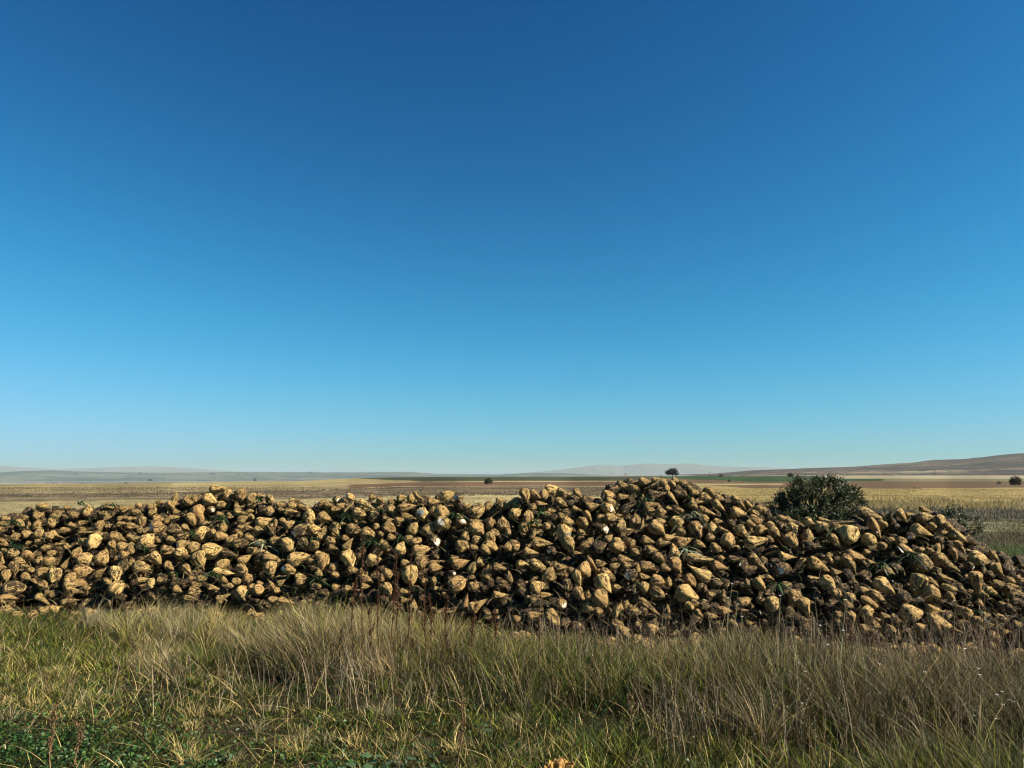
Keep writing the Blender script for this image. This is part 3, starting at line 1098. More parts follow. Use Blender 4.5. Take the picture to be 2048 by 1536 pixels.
def word(n): n = int(round(n)); return ONES[n] if n < 20 else 'a hundred' if n > 99 else TENS[n//10]+('-'+ONES[n % 10] if n % 10 else '')
def describe(i, kind):
    px, py, L, W, ang, fl = BT[i]; a = L*W
    tone = 'pale tan' if 'p' in fl else 'dark muddy' if 'd' in fl else 'brown'
    if 'c' in fl: tone += ' white cut'
    size = 'large' if a > 1000 else 'small' if a < 430 else 'medium'
    asp = L/W; sh = 'long' if asp > 1.75 else 'tapering' if asp > 1.3 else 'round'
    t8 = ['right', 'upper right', 'up', 'upper left', 'left', 'lower left', 'down', 'lower right'][int(((ang % 360)+22.5)//45) % 8]
    tip = '' if sh == 'round' else ' pointing '+t8
    return tone, size, sh, tip, '%s percent across, %s percent down' % (word(max(0, px)/20.48), word(py/15.36))
heap_rest = []
used = set()
for i in range(N):
    px, py, L, W, ang, fl = BT[i]; c = R3[i]*Yd[i]+np.array([0, 0, H]); rnd = random.Random(900+i)
    kind = 'cut' if 'c' in fl else 'long' if L/W > 1.7 else 'round'; k = rnd.randrange(len(SH[kind]))
    c[2] = max(c[2], .4*WD[i])
    M = beet_matrix(c, axis[i], TL[i], WD[i], rnd.uniform(0, 6.28))
    mud = .16 if 'p' in fl else .80 if 'd' in fl else rnd.uniform(.28, .62)
    if i in single:
        o = bpy.data.objects.new('sugar_beet', ME[kind][k]); col.objects.link(o); o.matrix_world = M; o.color = (mud, rnd.random(), 0, 1)
        tone, size, sh, tip, where = describe(i, kind); lab = f'{tone} {size} {sh} beet{tip} {where}'
        if lab in used: lab = lab.replace(' beet', ' sugar beet')
        used.add(lab)
        tag(o, lab, 'sugar beet', 'sugar beets piled in the roadside heap')
        if kind == 'cut':
            ch = bpy.data.objects.new('cut_face', CUTME[k]); col.objects.link(ch); ch.parent = o
            ch['label'] = 'white sliced crown'
    else: heap_rest.append((kind, k, M, mud))
# the beets behind and between them, and on the heap's back
def lowres(kind, i):
    V, Q, T, bc, rim = beet_shape(kind, 200+i, 14, 11); return V, Q, T, bc
LOW = [lowres('round', i) for i in range(8)]+[lowres('long', i) for i in range(3)]
Vs, Qs, bcs = [], [], []; nvt = 0
def stash(V, Q, T, bc, M, rnd):
    global nvt
    A = np.array(M); Vw = V @ A[:3, :3].T + A[:3, 3]; Vs.append(Vw); bcs.append(bc+np.array([rnd.uniform(0, 40), rnd.uniform(0, 40), rnd.uniform(0, 40)]))
    Qs.append(np.vstack([Q, np.array(T)])+nvt); nvt += len(V)
rnd = random.Random(77)
def flush(mud, label):
    global Vs, Qs, bcs, nvt
    Vall = np.vstack(Vs); Qall = np.vstack(Qs)
    tri = Qall[:, 2] == Qall[:, 3]
    me = bpy.data.meshes.new('sugar_beets'); me.vertices.add(len(Vall)); me.vertices.foreach_set('co', Vall.astype(np.float32).ravel())
    Q4, T3 = Qall[~tri], Qall[tri][:, :3]
    me.loops.add(Q4.size+T3.size); me.loops.foreach_set('vertex_index', np.concatenate([Q4.ravel(), T3.ravel()]).astype(np.int32))
    me.polygons.add(len(Q4)+len(T3)); me.polygons.foreach_set('loop_start', np.concatenate([np.arange(len(Q4))*4, Q4.size+np.arange(len(T3))*3]).astype(np.int32))
    me.polygons.foreach_set('use_smooth', np.ones(len(Q4)+len(T3), bool)); me.update(calc_edges=True)
    a = me.attributes.new('bc', 'FLOAT_VECTOR', 'POINT'); a.data.foreach_set('vector', np.vstack(bcs).astype(np.float32).ravel()); me.materials.append(BM)
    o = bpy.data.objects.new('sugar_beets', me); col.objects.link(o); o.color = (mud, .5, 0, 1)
    tag(o, label, 'sugar beets', kind='stuff'); Vs, Qs, bcs, nvt = [], [], [], 0; return len(Vall)
for kind, k, M, mud in heap_rest:
    V, Q, T, bc, rim = SH[kind][k]; stash(V, Q, T, bc, M, rnd)
flush(.48, 'smaller brown sugar beets wedged between the larger ones of the heap')
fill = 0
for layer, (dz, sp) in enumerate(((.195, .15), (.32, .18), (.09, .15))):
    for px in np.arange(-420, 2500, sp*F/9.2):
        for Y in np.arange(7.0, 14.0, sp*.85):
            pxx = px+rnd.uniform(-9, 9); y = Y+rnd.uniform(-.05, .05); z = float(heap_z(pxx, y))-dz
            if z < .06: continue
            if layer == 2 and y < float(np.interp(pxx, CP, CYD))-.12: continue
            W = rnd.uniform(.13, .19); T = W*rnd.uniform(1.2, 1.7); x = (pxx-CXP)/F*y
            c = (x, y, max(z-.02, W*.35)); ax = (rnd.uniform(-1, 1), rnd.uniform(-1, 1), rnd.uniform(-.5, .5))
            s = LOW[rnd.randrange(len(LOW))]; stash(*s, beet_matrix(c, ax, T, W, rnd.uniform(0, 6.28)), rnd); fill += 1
nv_ = flush(.84, 'shade-darkened sugar beets deep in the gaps and on the back of the heap')  # colour darkened through the mud level to paint shade into the gaps
# strays and crumbled earth that rolled off the foot of the heap
for k in range(170):
    px = rnd.uniform(-150, 2250); y = float(toe(px))-abs(rnd.gauss(0, .16))-.02; small = rnd.random() < .55; W = rnd.uniform(.03, .07) if small else rnd.uniform(.10, .15); x = (px-CXP)/F*y
    s = LOW[rnd.randrange(len(LOW))]; stash(*s, beet_matrix((x, y, W*.36), (rnd.uniform(-1, 1), rnd.uniform(-1, 1), rnd.uniform(-.2, .2)), W*rnd.uniform(1.1, 1.6), W, rnd.uniform(0, 6.28)), rnd)
flush(.60, 'stray beets and broken bits lying at the foot of the heap')
# dark core added under the beets, its near-black colour painting the gap shade
pxs = np.linspace(-500, 2600, 260); yd = np.linspace(7.0, 14.5, 60); P, D = np.meshgrid(pxs, yd)
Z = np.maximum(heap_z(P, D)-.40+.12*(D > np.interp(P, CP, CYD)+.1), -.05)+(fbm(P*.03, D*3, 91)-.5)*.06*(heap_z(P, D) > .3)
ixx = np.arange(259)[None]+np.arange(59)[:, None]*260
GAPM = flat_mat('gap_shade', (.020, .014, .008), .95, .05, 20)
tag(npmesh('dark_core', np.stack([(P-CXP)/F*D, D, Z], -1).reshape(-1, 3), np.stack([ixx, ixx+1, ixx+261, ixx+260], -1).reshape(-1, 4), GAPM), kind='structure')
print('BEETS', N, fill, nv_)
# ------------------------------------------------------------ blades
def blades(base, h, lean, curve, azi, width, face, colr, droop=None, K=4):
    """vectorised tapered ribbons: base (n,3); lean/curve horizontal reach as fractions of length; returns V,Q,C"""
    n = len(base); ts = np.linspace(0, 1, K); V = np.zeros((n, K, 2, 3)); d = np.stack([np.cos(azi), np.sin(azi), 0*azi], -1)
    f = np.stack([np.cos(face), np.sin(face), 0*face], -1); droop = np.zeros(n) if droop is None else droop
    for k, t in enumerate(ts):
        hor = (lean*t+curve*t*t)*h; ver = h*(t*np.sqrt(np.clip(1-lean**2, .02, 1)) - (droop+.35*curve)*t*t)
        c = base + d*hor[:, None]; c[:, 2] += ver; w = width*(1-t)**.7*.5+width*.06
        V[:, k, 0] = c - f*w[:, None]; V[:, k, 1] = c + f*w[:, None]
    b = (np.arange(n)*K*2)[:, None]; Q = np.concatenate([np.stack([b[:, 0]+2*k, b[:, 0]+2*k+1, b[:, 0]+2*k+3, b[:, 0]+2*k+2], -1) for k in range(K-1)])
    C = np.repeat(colr, K*2, 0); return V.reshape(-1, 3), Q, C
PAL = np.array([(.30, .225, .095), (.165, .14, .085), (.044, .054, .011), (.026, .054, .007), (.009, .027, .004), (.15, .155, .020), (.055, .032, .014), (.09, .03, .012)])
# straw, grey straw, olive, green, dark green, yellow-green, brown, rust
AN = [  # px, py, height, clump density, weights
 (60, 1500, .07, .9, (1, 0, 2, 3, 6, 1, 1, 0)), (200, 1520, .07, .9, (1, 1, 2, 3, 6, 1, 1, 0)), (400, 1500, .07, .8, (2, 1, 2, 3, 4, 2, 2, 0)), (150, 1420, .10, .9, (4, 3, 2, 2, 1, 2, 1, 0)),
 (40, 1400, .15, 1, (5, 3, 2, 2, 0, 2, 1, 0)), (300, 1320, .13, 1.2, (3, 1, 4, 3, 0, 6, 1, 0)), (100, 1290, .15, 1.2, (3, 2, 4, 3, 1, 4, 1, 0)), (60, 1235, .10, 1, (2, 4, 4, 2, 1, 2, 1, 0)),
 (200, 1245, .14, 1.1, (2, 4, 4, 2, 1, 2, 1, 0)), (330, 1262, .30, 1.3, (3, 8, 2, 1, 0, 1, 1, 0)), (430, 1270, .25, 1.3, (4, 7, 2, 1, 0, 2, 1, 0)), (500, 1300, .14, 1.2, (3, 4, 3, 2, 0, 3, 1, 0)),
 (580, 1310, .34, 1.5, (6, 8, 1, 1, 0, 1, 1, 0)), (680, 1318, .42, 1.6, (8, 7, 1, 1, 0, 1, 1, 0)), (620, 1375, .08, 1, (1, 1, 3, 3, 2, 1, 2, 0)), (480, 1400, .09, 1, (2, 1, 4, 3, 1, 2, 3, 0)),
 (300, 1420, .09, 1, (2, 2, 4, 3, 1, 2, 3, 0)), (420, 1450, .07, .8, (5, 4, 2, 2, 1, 2, 2, 0)), (560, 1460, .09, .9, (5, 3, 3, 3, 1, 2, 2, 0)), (640, 1500, .07, .8, (3, 1, 2, 4, 3, 3, 2, 0)),
 (780, 1335, .38, 1.5, (8, 4, 3, 1, 0, 3, 2, 0)), (880, 1345, .36, 1.5, (6, 4, 4, 2, 0, 3, 2, 0)), (740, 1420, .13, 1.1, (3, 1, 4, 4, 1, 4, 1, 0)), (850, 1440, .15, 1.1, (4, 1, 4, 4, 1, 4, 1, 0)),
 (760, 1510, .08, .8, (4, 2, 2, 3, 2, 2, 2, 0)), (980, 1350, .34, 1.4, (5, 4, 5, 2, 0, 3, 2, 0)), (960, 1440, .17, 1, (4, 2, 4, 4, 1, 4, 1, 0)), (920, 1510, .10, .9, (5, 3, 3, 3, 2, 2, 2, 0)),
 (1080, 1370, .34, 1.4, (5, 3, 6, 3, 0, 3, 2, 0)), (1120, 1450, .20, 1, (3, 2, 5, 5, 1, 4, 1, 0)), (1100, 1520, .10, .9, (4, 3, 3, 4, 1, 4, 2, 0)), (1220, 1375, .32, 1.4, (4, 3, 6, 4, 1, 3, 1, 0)),
 (1300, 1420, .34, 1.3, (4, 4, 6, 3, 1, 2, 2, 0)), (1250, 1510, .14, 1, (3, 2, 4, 5, 1, 6, 1, 0)), (1400, 1370, .34, 1.5, (4, 6, 5, 2, 0, 2, 2, 0)), (1450, 1430, .40, 1.4, (4, 5, 6, 3, 1, 3, 2, 0)),
 (1420, 1510, .20, 1, (3, 2, 5, 5, 1, 6, 2, 0)), (1550, 1380, .36, 1.5, (4, 8, 4, 1, 0, 1, 2, 0)), (1600, 1450, .42, 1.5, (4, 7, 5, 2, 0, 2, 2, 0)), (1560, 1520, .24, 1.1, (3, 3, 5, 4, 1, 5, 2, 0)),
 (1700, 1385, .36, 1.5, (3, 9, 4, 1, 0, 1, 3, 0)), (1760, 1450, .44, 1.5, (4, 8, 4, 1, 0, 1, 3, 0)), (1700, 1520, .30, 1.2, (3, 4, 5, 4, 1, 4, 2, 0)), (1860, 1390, .36, 1.6, (3, 9, 3, 1, 0, 1, 4, 1)),
 (1900, 1460, .44, 1.5, (4, 8, 4, 2, 0, 1, 3, 0)), (1880, 1525, .32, 1.2, (3, 5, 5, 4, 1, 4, 2, 0)), (2030, 1400, .38, 1.6, (3, 9, 3, 1, 0, 1, 4, 1)), (2040, 1480, .42, 1.5, (4, 8, 4, 2, 0, 1, 3, 0))]
AP = np.array([gpt(a[0], a[1])[:2] for a in AN]); AH = np.array([a[2] for a in AN]); AD = np.array([a[3] for a in AN]); AW = np.array([a[4] for a in AN], float); AW[:, 0] *= .45; AW[:, 1] *= .42; AW[:, 2] *= 1.3; AW[:, 3] *= 1.7; AW[:, 4] *= 1.5; AW[:, 5] *= 1.3; RM = np.array([a[0] > 1350 for a in AN]); AW[RM, 1] *= 2.0; AW[RM, 3] *= .5; AW[RM, 6] *= 1.5; AW /= AW.sum(1)[:, None]; AH = np.where([a[0] > 750 for a in AN], AH*.80, AH*.92)
def field_params(XY):
    d2 = ((XY[:, None, 0]-AP[None, :, 0])**2+((XY[:, None, 1]-AP[None, :, 1])*.9)**2); w = 1/(d2+.02)**2.2; w /= w.sum(1)[:, None]
    return w@AH, w@AD, w@AW
def sample_colors(Wt, n):
    cum = np.cumsum(Wt, 1); k = (RNG.random((n, 1)) > cum).sum(1).clip(0, 7); c = PAL[k]; return c*.72*np.exp(np.clip(RNG.normal(0, .6, (n, 1)), -2, .85))
# clumps over the verge between the road and the heap
def verge_points(n):
    Y = 3.7 + 7.2*RNG.random(n)**1.0; X = (RNG.random(n)*2-1)*(Y*.98+.5)
    px = CXP+F*X/Y; tz = np.interp(px, [-200, 0, 500, 900, 1100, 1500, 1800, 2048, 2300], [9.6, 9.45, 9.1, 8.2, 7.85, 7.6, 7.35, 7.2, 7.2]); k = Y < tz+.05
    return np.stack([X[k], Y[k]], -1)
C = verge_points(28500); hh, dd, ww = field_params(C)
patch = fbm(C[:, 0]*1.6, C[:, 1]*1.6, 101)
big = fbm(C[:, 0]*.9+7, C[:, 1]*1.3, 102); fine = fbm(C[:, 0]*4, C[:, 1]*4, 103); hh = hh*np.clip(.25+2.0*(big-.5)+1.8*(fine-.5)+.75, .2, 1.6)*RNG.uniform(.75, 1.2, len(C))
# the ragged top of the grass against the heap (photo rows)
LX = [-200, 0, 60, 130, 200, 260, 330, 390, 450, 520, 560, 640, 700, 760, 830, 900, 960, 1000, 1080, 1150, 1230, 1300, 1400, 1480, 1560, 1640, 1700, 1780, 1850, 1950, 2050, 2300]
LY = [1210, 1212, 1206, 1226, 1204, 1208, 1188, 1196, 1206, 1228, 1200, 1178, 1190, 1200, 1206, 1224, 1240, 1244, 1262, 1262, 1268, 1270, 1262, 1250, 1256, 1266, 1282, 1288, 1296, 1292, 1290, 1290]
pxc = CXP+F*C[:, 0]/C[:, 1]; rg = (fbm(C[:, 0]*3.1, C[:, 1]*.6, 133)-.5)*72
cap = H-C[:, 1]*(np.interp(pxc, LX, LY)+rg-HOR)/F; hh = np.minimum(hh, np.maximum(cap*RNG.uniform(.6, 1.08, len(C)), RNG.uniform(.06, .12, len(C))))
hh = hh*np.where((HOR+2550/C[:, 1] > 1330) & (pxc < 620), .72, 1.0)
fill_ = (HOR+2550/C[:, 1] < 1400) & (pxc > 600) & (cap < .5); hh = np.where(fill_, np.maximum(hh, cap*RNG.uniform(.45, 1.06, len(C))), hh)
pb_ = HOR+2550/C[:, 1]; hollow = np.zeros(len(C))
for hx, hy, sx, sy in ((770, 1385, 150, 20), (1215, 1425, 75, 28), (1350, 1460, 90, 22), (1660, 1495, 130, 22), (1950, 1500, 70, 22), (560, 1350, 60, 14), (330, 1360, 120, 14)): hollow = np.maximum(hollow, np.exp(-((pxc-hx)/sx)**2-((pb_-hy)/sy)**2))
hh = hh*(1-.62*hollow); dd = dd*(1-.5*hollow); DKW = np.array([.03, .05, .25, .3, .3, .02, .05, 0]); ww = ww*(1-.7*hollow[:, None])+.7*hollow[:, None]*DKW  # hollows: shorter, sparser grass, blade colours weighted dark to paint in their shade
# tall tussocks where the line stands high
pyb = HOR+2550/C[:, 1]; tz_ = np.exp(-((pxc-640)/75)**2)+.42*np.exp(-((pxc-345)/80)**2)+.5*np.exp(-((pxc-780)/60)**2); m_ = (tz_ > .3) & (pyb > 1262) & (pyb < 1345); hh = np.where(m_, np.maximum(hh, np.maximum(cap, .05)*RNG.uniform(.65, 1.0, len(C))*np.clip(tz_, 0, 1)), hh)
nb = RNG.poisson(13.5*dd*np.clip(.2+1.6*patch, .2, 1.4)).clip(2, 60); idx = np.repeat(np.arange(len(C)), nb); n = len(idx)
ca = RNG.uniform(0, 2*np.pi, len(C)); cl = RNG.beta(1.5, 4, len(C))*.55
spread = .025+.10*hh[idx]; off = RNG.normal(0, 1, (n, 2))*spread[:, None]
base = np.zeros((n, 3)); base[:, :2] = C[idx]+off; base[:, 2] = ground_z(base[:, 0], base[:, 1])-.01
azi = np.where(RNG.random(n) < .5, np.arctan2(off[:, 1], off[:, 0]), ca[idx])+RNG.normal(0, .9, n)
# the tall bleached tussocks lean to the left-front
tall = (hh[idx] > .24); pxb = CXP+F*base[:, 0]/base[:, 1]; azi = np.where(tall & (RNG.random(n) < .6*np.exp(-((pxb-600)/130)**2)), math.pi*1.12+RNG.normal(0, .5, n), azi)
h = hh[idx]*RNG.uniform(.35, 1.2, n)+.015; lean = (cl[idx]+RNG.beta(1.5, 5, n)*.8).clip(0, .85); curve = RNG.beta(2, 3, n)*np.where(h < .15, 1.0, .75)
ck = sample_colors(ww[idx]*.6+.4*ww[idx]*(RNG.random((len(C), 8))*3)[idx]/1.0, n) if False else None
GSW = np.array([.34, .5, .06, .02, 0, .03, .05, 0]); ww = np.where(m_[:, None], .2*ww+.8*GSW, ww); pref = ww*RNG.gamma(.8, 1, ww.shape); pref /= pref.sum(1)[:, None]; ck = sample_colors(.45*ww[idx]+.55*pref[idx], n)
ck *= (.55+1.0*fbm(C[:, 0]*2.2, C[:, 1]*2.2, 104))[idx][:, None]
width = RNG.uniform(.0026, .0075, n)*np.where(h < .12, 1.15, 1.0)
V, Q, Cc = blades(base, h, lean, curve, azi, width, RNG.uniform(0, np.pi, n), ck)
GM = attr_mat('grass_blades', 'col', .65, .12, .14)
tag(npmesh('grass', V, Q, GM, {'col': Cc}), 'rough mixed green and straw grass on the verge before the heap', 'grass', kind='stuff')
print('BLADES', n)
# wide bent dry blades and lying thatch
C2 = verge_points(12000); hh2, dd2, ww2 = field_params(C2); keep = RNG.random(len(C2)) < .5*np.clip(.30+(ww2[:, 0]+ww2[:, 1])*1.1, 0, 1); C2 = C2[keep]; hh2 = hh2[keep]
n = len(C2)*2; idx = np.repeat(np.arange(len(C2)), 2); base = np.zeros((n, 3)); base[:, :2] = C2[idx]+RNG.normal(0, .03, (n, 2)); base[:, 2] = ground_z(base[:, 0], base[:, 1])+RNG.uniform(.0, .03, n)
L = RNG.uniform(.09, .28, n); up = np.where(hh2[idx] > .2, .7, .9)
V, Q, Cc = blades(base, L, np.clip(RNG.normal(up-.2, .15, n), .2, .95), RNG.uniform(.1, .9, n), RNG.uniform(0, 6.28, n), RNG.uniform(.003, .0065, n), RNG.uniform(0, np.pi, n), np.array([(.36, .27, .115)])*RNG.uniform(.35, 1.2, (n, 1)), K=6)
tag(npmesh('dead_grass', V, Q, GM, {'col': Cc}), 'bleached bent grass blades lying over the green verge', 'dead grass', kind='stuff')
# pale straw tufts standing over the green
TP = []
for (tx, ty, sx, sy, nt) in ((350, 1262, 90, 16, 30), (640, 1292, 90, 18, 40), (790, 1310, 90, 18, 24), (250, 1330, 220, 30, 14), (80, 1400, 90, 30, 12), (560, 1440, 240, 40, 9), (900, 1450, 160, 40, 8), (1150, 1500, 160, 30, 5), (1450, 1380, 300, 30, 30), (1850, 1385, 200, 30, 28), (1650, 1490, 300, 30, 7), (420, 1500, 250, 24, 5)):
    for k in range(nt): p = gpt(RNG.normal(tx, sx), max(1225, RNG.normal(ty, sy))); TP.append((p[0], p[1], 1 if ty < 1320 or tx > 1300 else 0))
TP = np.array(TP); nbt = 55; idx = np.repeat(np.arange(len(TP)), nbt); n = len(idx); off = RNG.normal(0, .028, (n, 2)); base = np.column_stack([TP[idx, 0]+off[:, 0], TP[idx, 1]+off[:, 1], np.zeros(n)])
px_ = CXP+F*TP[:, 0]/TP[:, 1]; capt = np.maximum(H-TP[:, 1]*(np.interp(px_, LX, LY)-14-HOR)/F, .1); ht = np.where(TP[:, 2] > 0, np.minimum(capt, .42)*RNG.uniform(.75, 1.15, len(TP)), RNG.uniform(.08, .17, len(TP)))
az = np.arctan2(off[:, 1], off[:, 0])+RNG.normal(0, .6, n)+np.where(RNG.random(len(TP)) < .5, .8, -.8)[idx]; tc = np.where(RNG.random((len(TP), 1)) < .5, np.array([(.31, .245, .095)]), np.array([(.21, .18, .10)]))*RNG.uniform(.7, 1.15, (len(TP), 1))
V, Q, Cc = blades(base, ht[idx]*RNG.uniform(.45, 1.1, n), RNG.beta(1.6, 3, n)*.9, RNG.beta(2, 3, n)*.9, az, RNG.uniform(.0026, .006, n), RNG.uniform(0, np.pi, n), tc[idx]*RNG.uniform(.6, 1.3, (n, 1)), K=5)
tag(npmesh('straw_tufts', V, Q, GM, {'col': Cc}), 'pale bleached straw tufts scattered through the green verge', 'straw tufts', kind='stuff')
# tall thin seed stems
n = 4200; pxs_ = RNG.uniform(-60, 2110, n*3); Y = RNG.uniform(4.6, 7.6, n*3); wd = np.interp(pxs_, [-60, 300, 560, 700, 1000, 1350, 2100], [.03, .05, .3, .6, .7, .8, 1]); k = (RNG.random(n*3) < wd*.6) & ((Y > 5.5) | (pxs_ > 1280)); pxs_, Y = pxs_[k][:n], Y[k][:n]; n = len(Y)
base = np.column_stack([(pxs_-CXP)/F*Y, Y, np.zeros(n)]); ht = RNG.uniform(.22, .52, n)*np.interp(pxs_, [0, 600, 1400], [.7, .9, 1.0])
fx, fy = np.cos(RNG.uniform(0, 6.28, n)), RNG.uniform(0, np.pi, n); az = RNG.uniform(0, 6.28, n); ln = RNG.beta(1.5, 5, n)*.7; cv = RNG.beta(1.5, 4, n)*.5
sc_ = np.where(RNG.random((n, 1)) < .6, np.array([(.26, .21, .135)]), np.array([(.11, .07, .04)]))*RNG.uniform(.6, 1.2, (n, 1))
V, Q, Cc = blades(base, ht, ln, cv, az, np.full(n, .0042), fy, sc_, K=6)
# seed flecks along the upper half of each stem
kf = 9; t_ = RNG.uniform(.5, 1, (n, kf)); d_ = np.stack([np.cos(az), np.sin(az)], -1); hor = (ln[:, None]*t_+cv[:, None]*t_*t_)*ht[:, None]; ver = ht[:, None]*(t_*np.sqrt(np.clip(1-ln**2, .02, 1))[:, None]-.35*cv[:, None]*t_*t_)
Pf = np.stack([base[:, None, 0]+d_[:, None, 0]*hor, base[:, None, 1]+d_[:, None, 1]*hor, ver], -1).reshape(-1, 3)+RNG.normal(0, .006, (n*kf, 3))
V2 = np.repeat(Pf, 4, 0)+RNG.normal(0, .0032, (n*kf*4, 3)); Q2 = np.arange(n*kf*4).reshape(-1, 4); C2_ = np.repeat(np.repeat(sc_, kf, 0)*RNG.uniform(.5, 1.1, (n*kf, 1)), 4, 0)
tag(npmesh('dry_stems', np.vstack([V, V2]), np.vstack([Q, Q2+len(V)]), GM, {'col': np.vstack([Cc, C2_])}), 'thin dry seed stems rising above the tall grass', 'dry stems', kind='stuff')
# low leafy ground cover at the road edge
def leafcards(name, pts, size, colr, mat, up=.6, aspect=1.5, parent=None, **kw):
    n = len(pts); nrm = RNG.normal(0, 1, (n, 3)); nrm[:, 2] = np.abs(nrm[:, 2])+up; nrm /= np.linalg.norm(nrm, axis=1)[:, None]
    a = np.cross(nrm, RNG.normal(0, 1, (n, 3))); a /= np.linalg.norm(a, axis=1)[:, None]; b = np.cross(nrm, a); s = (size*RNG.uniform(.6, 1.3, n))[:, None]
    V = np.stack([pts-a*s*aspect*.5, pts+b*s*.42+nrm*s*.12, pts+a*s*aspect*.5, pts-b*s*.42+nrm*s*.12], 1).reshape(-1, 3)
    return npmesh(name, V, np.arange(n*4).reshape(-1, 4), mat, {'col': np.repeat(colr, 4, 0)}, smooth=False, parent=parent)
pts = verge_points(210000); pxp = CXP+F*pts[:, 0]/pts[:, 1]; pyp = HOR+2550/pts[:, 1]
dens = np.exp(-((pxp-90)/230)**2-((pyp-1505)/75)**2)*2.2 + np.exp(-((pxp-470)/260)**2-((pyp-1530)/38)**2)*1.0 + np.exp(-((pxp-760)/160)**2-((pyp-1545)/22)**2)*.7 + np.exp(-((pxp-1180)/70)**2-((pyp-1400)/40)**2)*.25 + .05
dens *= (fbm(pts[:, 0]*4, pts[:, 1]*4, 111) > .42)
k = RNG.random(len(pts)) < dens; pts = pts[k]; n = len(pts); z = ground_z(pts[:, 0], pts[:, 1])+RNG.uniform(.01, .085, n)
P3 = np.column_stack([pts, z]); LM = attr_mat('leaf_green', 'col', .45, .35, .25)
cc = np.where(RNG.random((n, 1)) < .75, np.array([(.018, .052, .010)]), np.array([(.05, .09, .018)]))*RNG.uniform(.6, 1.4, (n, 1))
tag(leafcards('ground_cover', P3, .021, cc, LM, up=.9, aspect=1.25), 'low dark green leafy ground cover at the near edge', 'ground cover', kind='stuff')
print('COVER', n)
# straw, roots and stalks scattered over the heap
n = 2600; px = RNG.uniform(-200, 2200, n); py = RNG.uniform(0, 1, n); top = np.interp(px, CP, [c[1] for c in CREST]); py = top+2+py*(1265-top)
yy = (H+SL*toe(px))/(-(np.array([ray(a, b)[2] for a, b in zip(px, py)]))+SL)-.07
R = np.array([ray(a, b) for a, b in zip(px, py)]); base = R*yy[:, None]+np.array([0, 0, H]); base[:, 1] -= .02
V, Q, Cc = blades(base, RNG.uniform(.04, .15, n), RNG.uniform(.3, .9, n), RNG.uniform(.2, 1.0, n), np.where(RNG.random(n) < .5, 0, np.pi)+RNG.normal(0, .8, n), RNG.uniform(.003, .0075, n), RNG.uniform(0, np.pi, n)+0, np.where(RNG.random((n, 1)) < .45, np.array([(.28, .22, .12)]), np.array([(.05, .03, .015)]))*RNG.uniform(.6, 1.2, (n, 1)), K=6)
tag(npmesh('root_fibres', V, Q, GM, {'col': Cc}), 'thin straw stalks and hair roots caught among the beets', 'root fibres', kind='stuff')

# scraps of wilted leaf between the beets
n = 1000; px = np.concatenate([RNG.uniform(-100, 2150, 600), RNG.normal(300, 200, 400)]); py = RNG.beta(1, 1.6, n); top = np.interp(px, CP, [c[1] for c in CREST]); py = top+3+py*(1250-top)
yy = (H+SL*toe(px))/(-(np.array([ray(a, b)[2] for a, b in zip(px, py)]))+SL)-.10
base = np.array([ray(a, b) for a, b in zip(px, py)])*yy[:, None]+np.array([0, 0, H])
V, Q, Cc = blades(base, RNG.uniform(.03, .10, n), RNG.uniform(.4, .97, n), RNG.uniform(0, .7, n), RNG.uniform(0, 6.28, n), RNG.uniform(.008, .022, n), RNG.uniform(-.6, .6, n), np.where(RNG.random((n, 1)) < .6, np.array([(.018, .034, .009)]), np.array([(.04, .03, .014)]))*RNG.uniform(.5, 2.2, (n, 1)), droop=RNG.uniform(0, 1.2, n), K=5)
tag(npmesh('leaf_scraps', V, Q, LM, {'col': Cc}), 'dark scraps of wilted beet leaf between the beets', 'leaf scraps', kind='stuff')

# wilted leaf tufts in the heap (photo pixels)
SPOTS = [(30, 1046, 'beside the white cut beet at the left edge'), (36, 1094, 'bright green, low at the left edge'), (160, 1008, 'on the left part of the crest'), (226, 1012, 'on the crest left of the middle hump'), (521, 1000, 'dark, just right of the left hump'), (440, 1036, 'above an upright pale beet, left part'), (388, 1066, 'between two beets below the left hump'), (286, 1096, 'green, low in the left part'), (692, 1034, 'dark spray below the middle crest'), (745, 1086, 'yellow green, left of the brown stalks'), (620, 1078, 'dark, in a hollow left of the stalks'), (524, 1088, 'pale, over a beet left of centre'), (762, 1020, 'long blades hanging under the middle crest'), (912, 1032, 'small, near the middle of the heap'), (1062, 1048, 'yellow green, right of the middle'), (1084, 1022, 'small, on the slope before the tall hump'), (1384, 1034, 'long pale drooping stems on the tall hump'), (1372, 1102, 'pale grey stub low on the tall hump'), (1664, 1058, 'dark, below the leafy shrub'), (1762, 1132, 'yellow green, among dark beets on the right'), (1552, 1172, 'dark drooping, right of the tall hump'), (1950, 1226, 'dark green, low at the right edge'), (638, 1160, 'green blades just above the grass'), (800, 1078, 'small, behind the brown stalks'), (352, 1148, 'thin, low in the left part'), (430, 1150, 'small green blade over a dark gap'), (1290, 1000, 'tiny, on the tall hump'), (1822, 1112, 'green leaves on a right hand beet')]
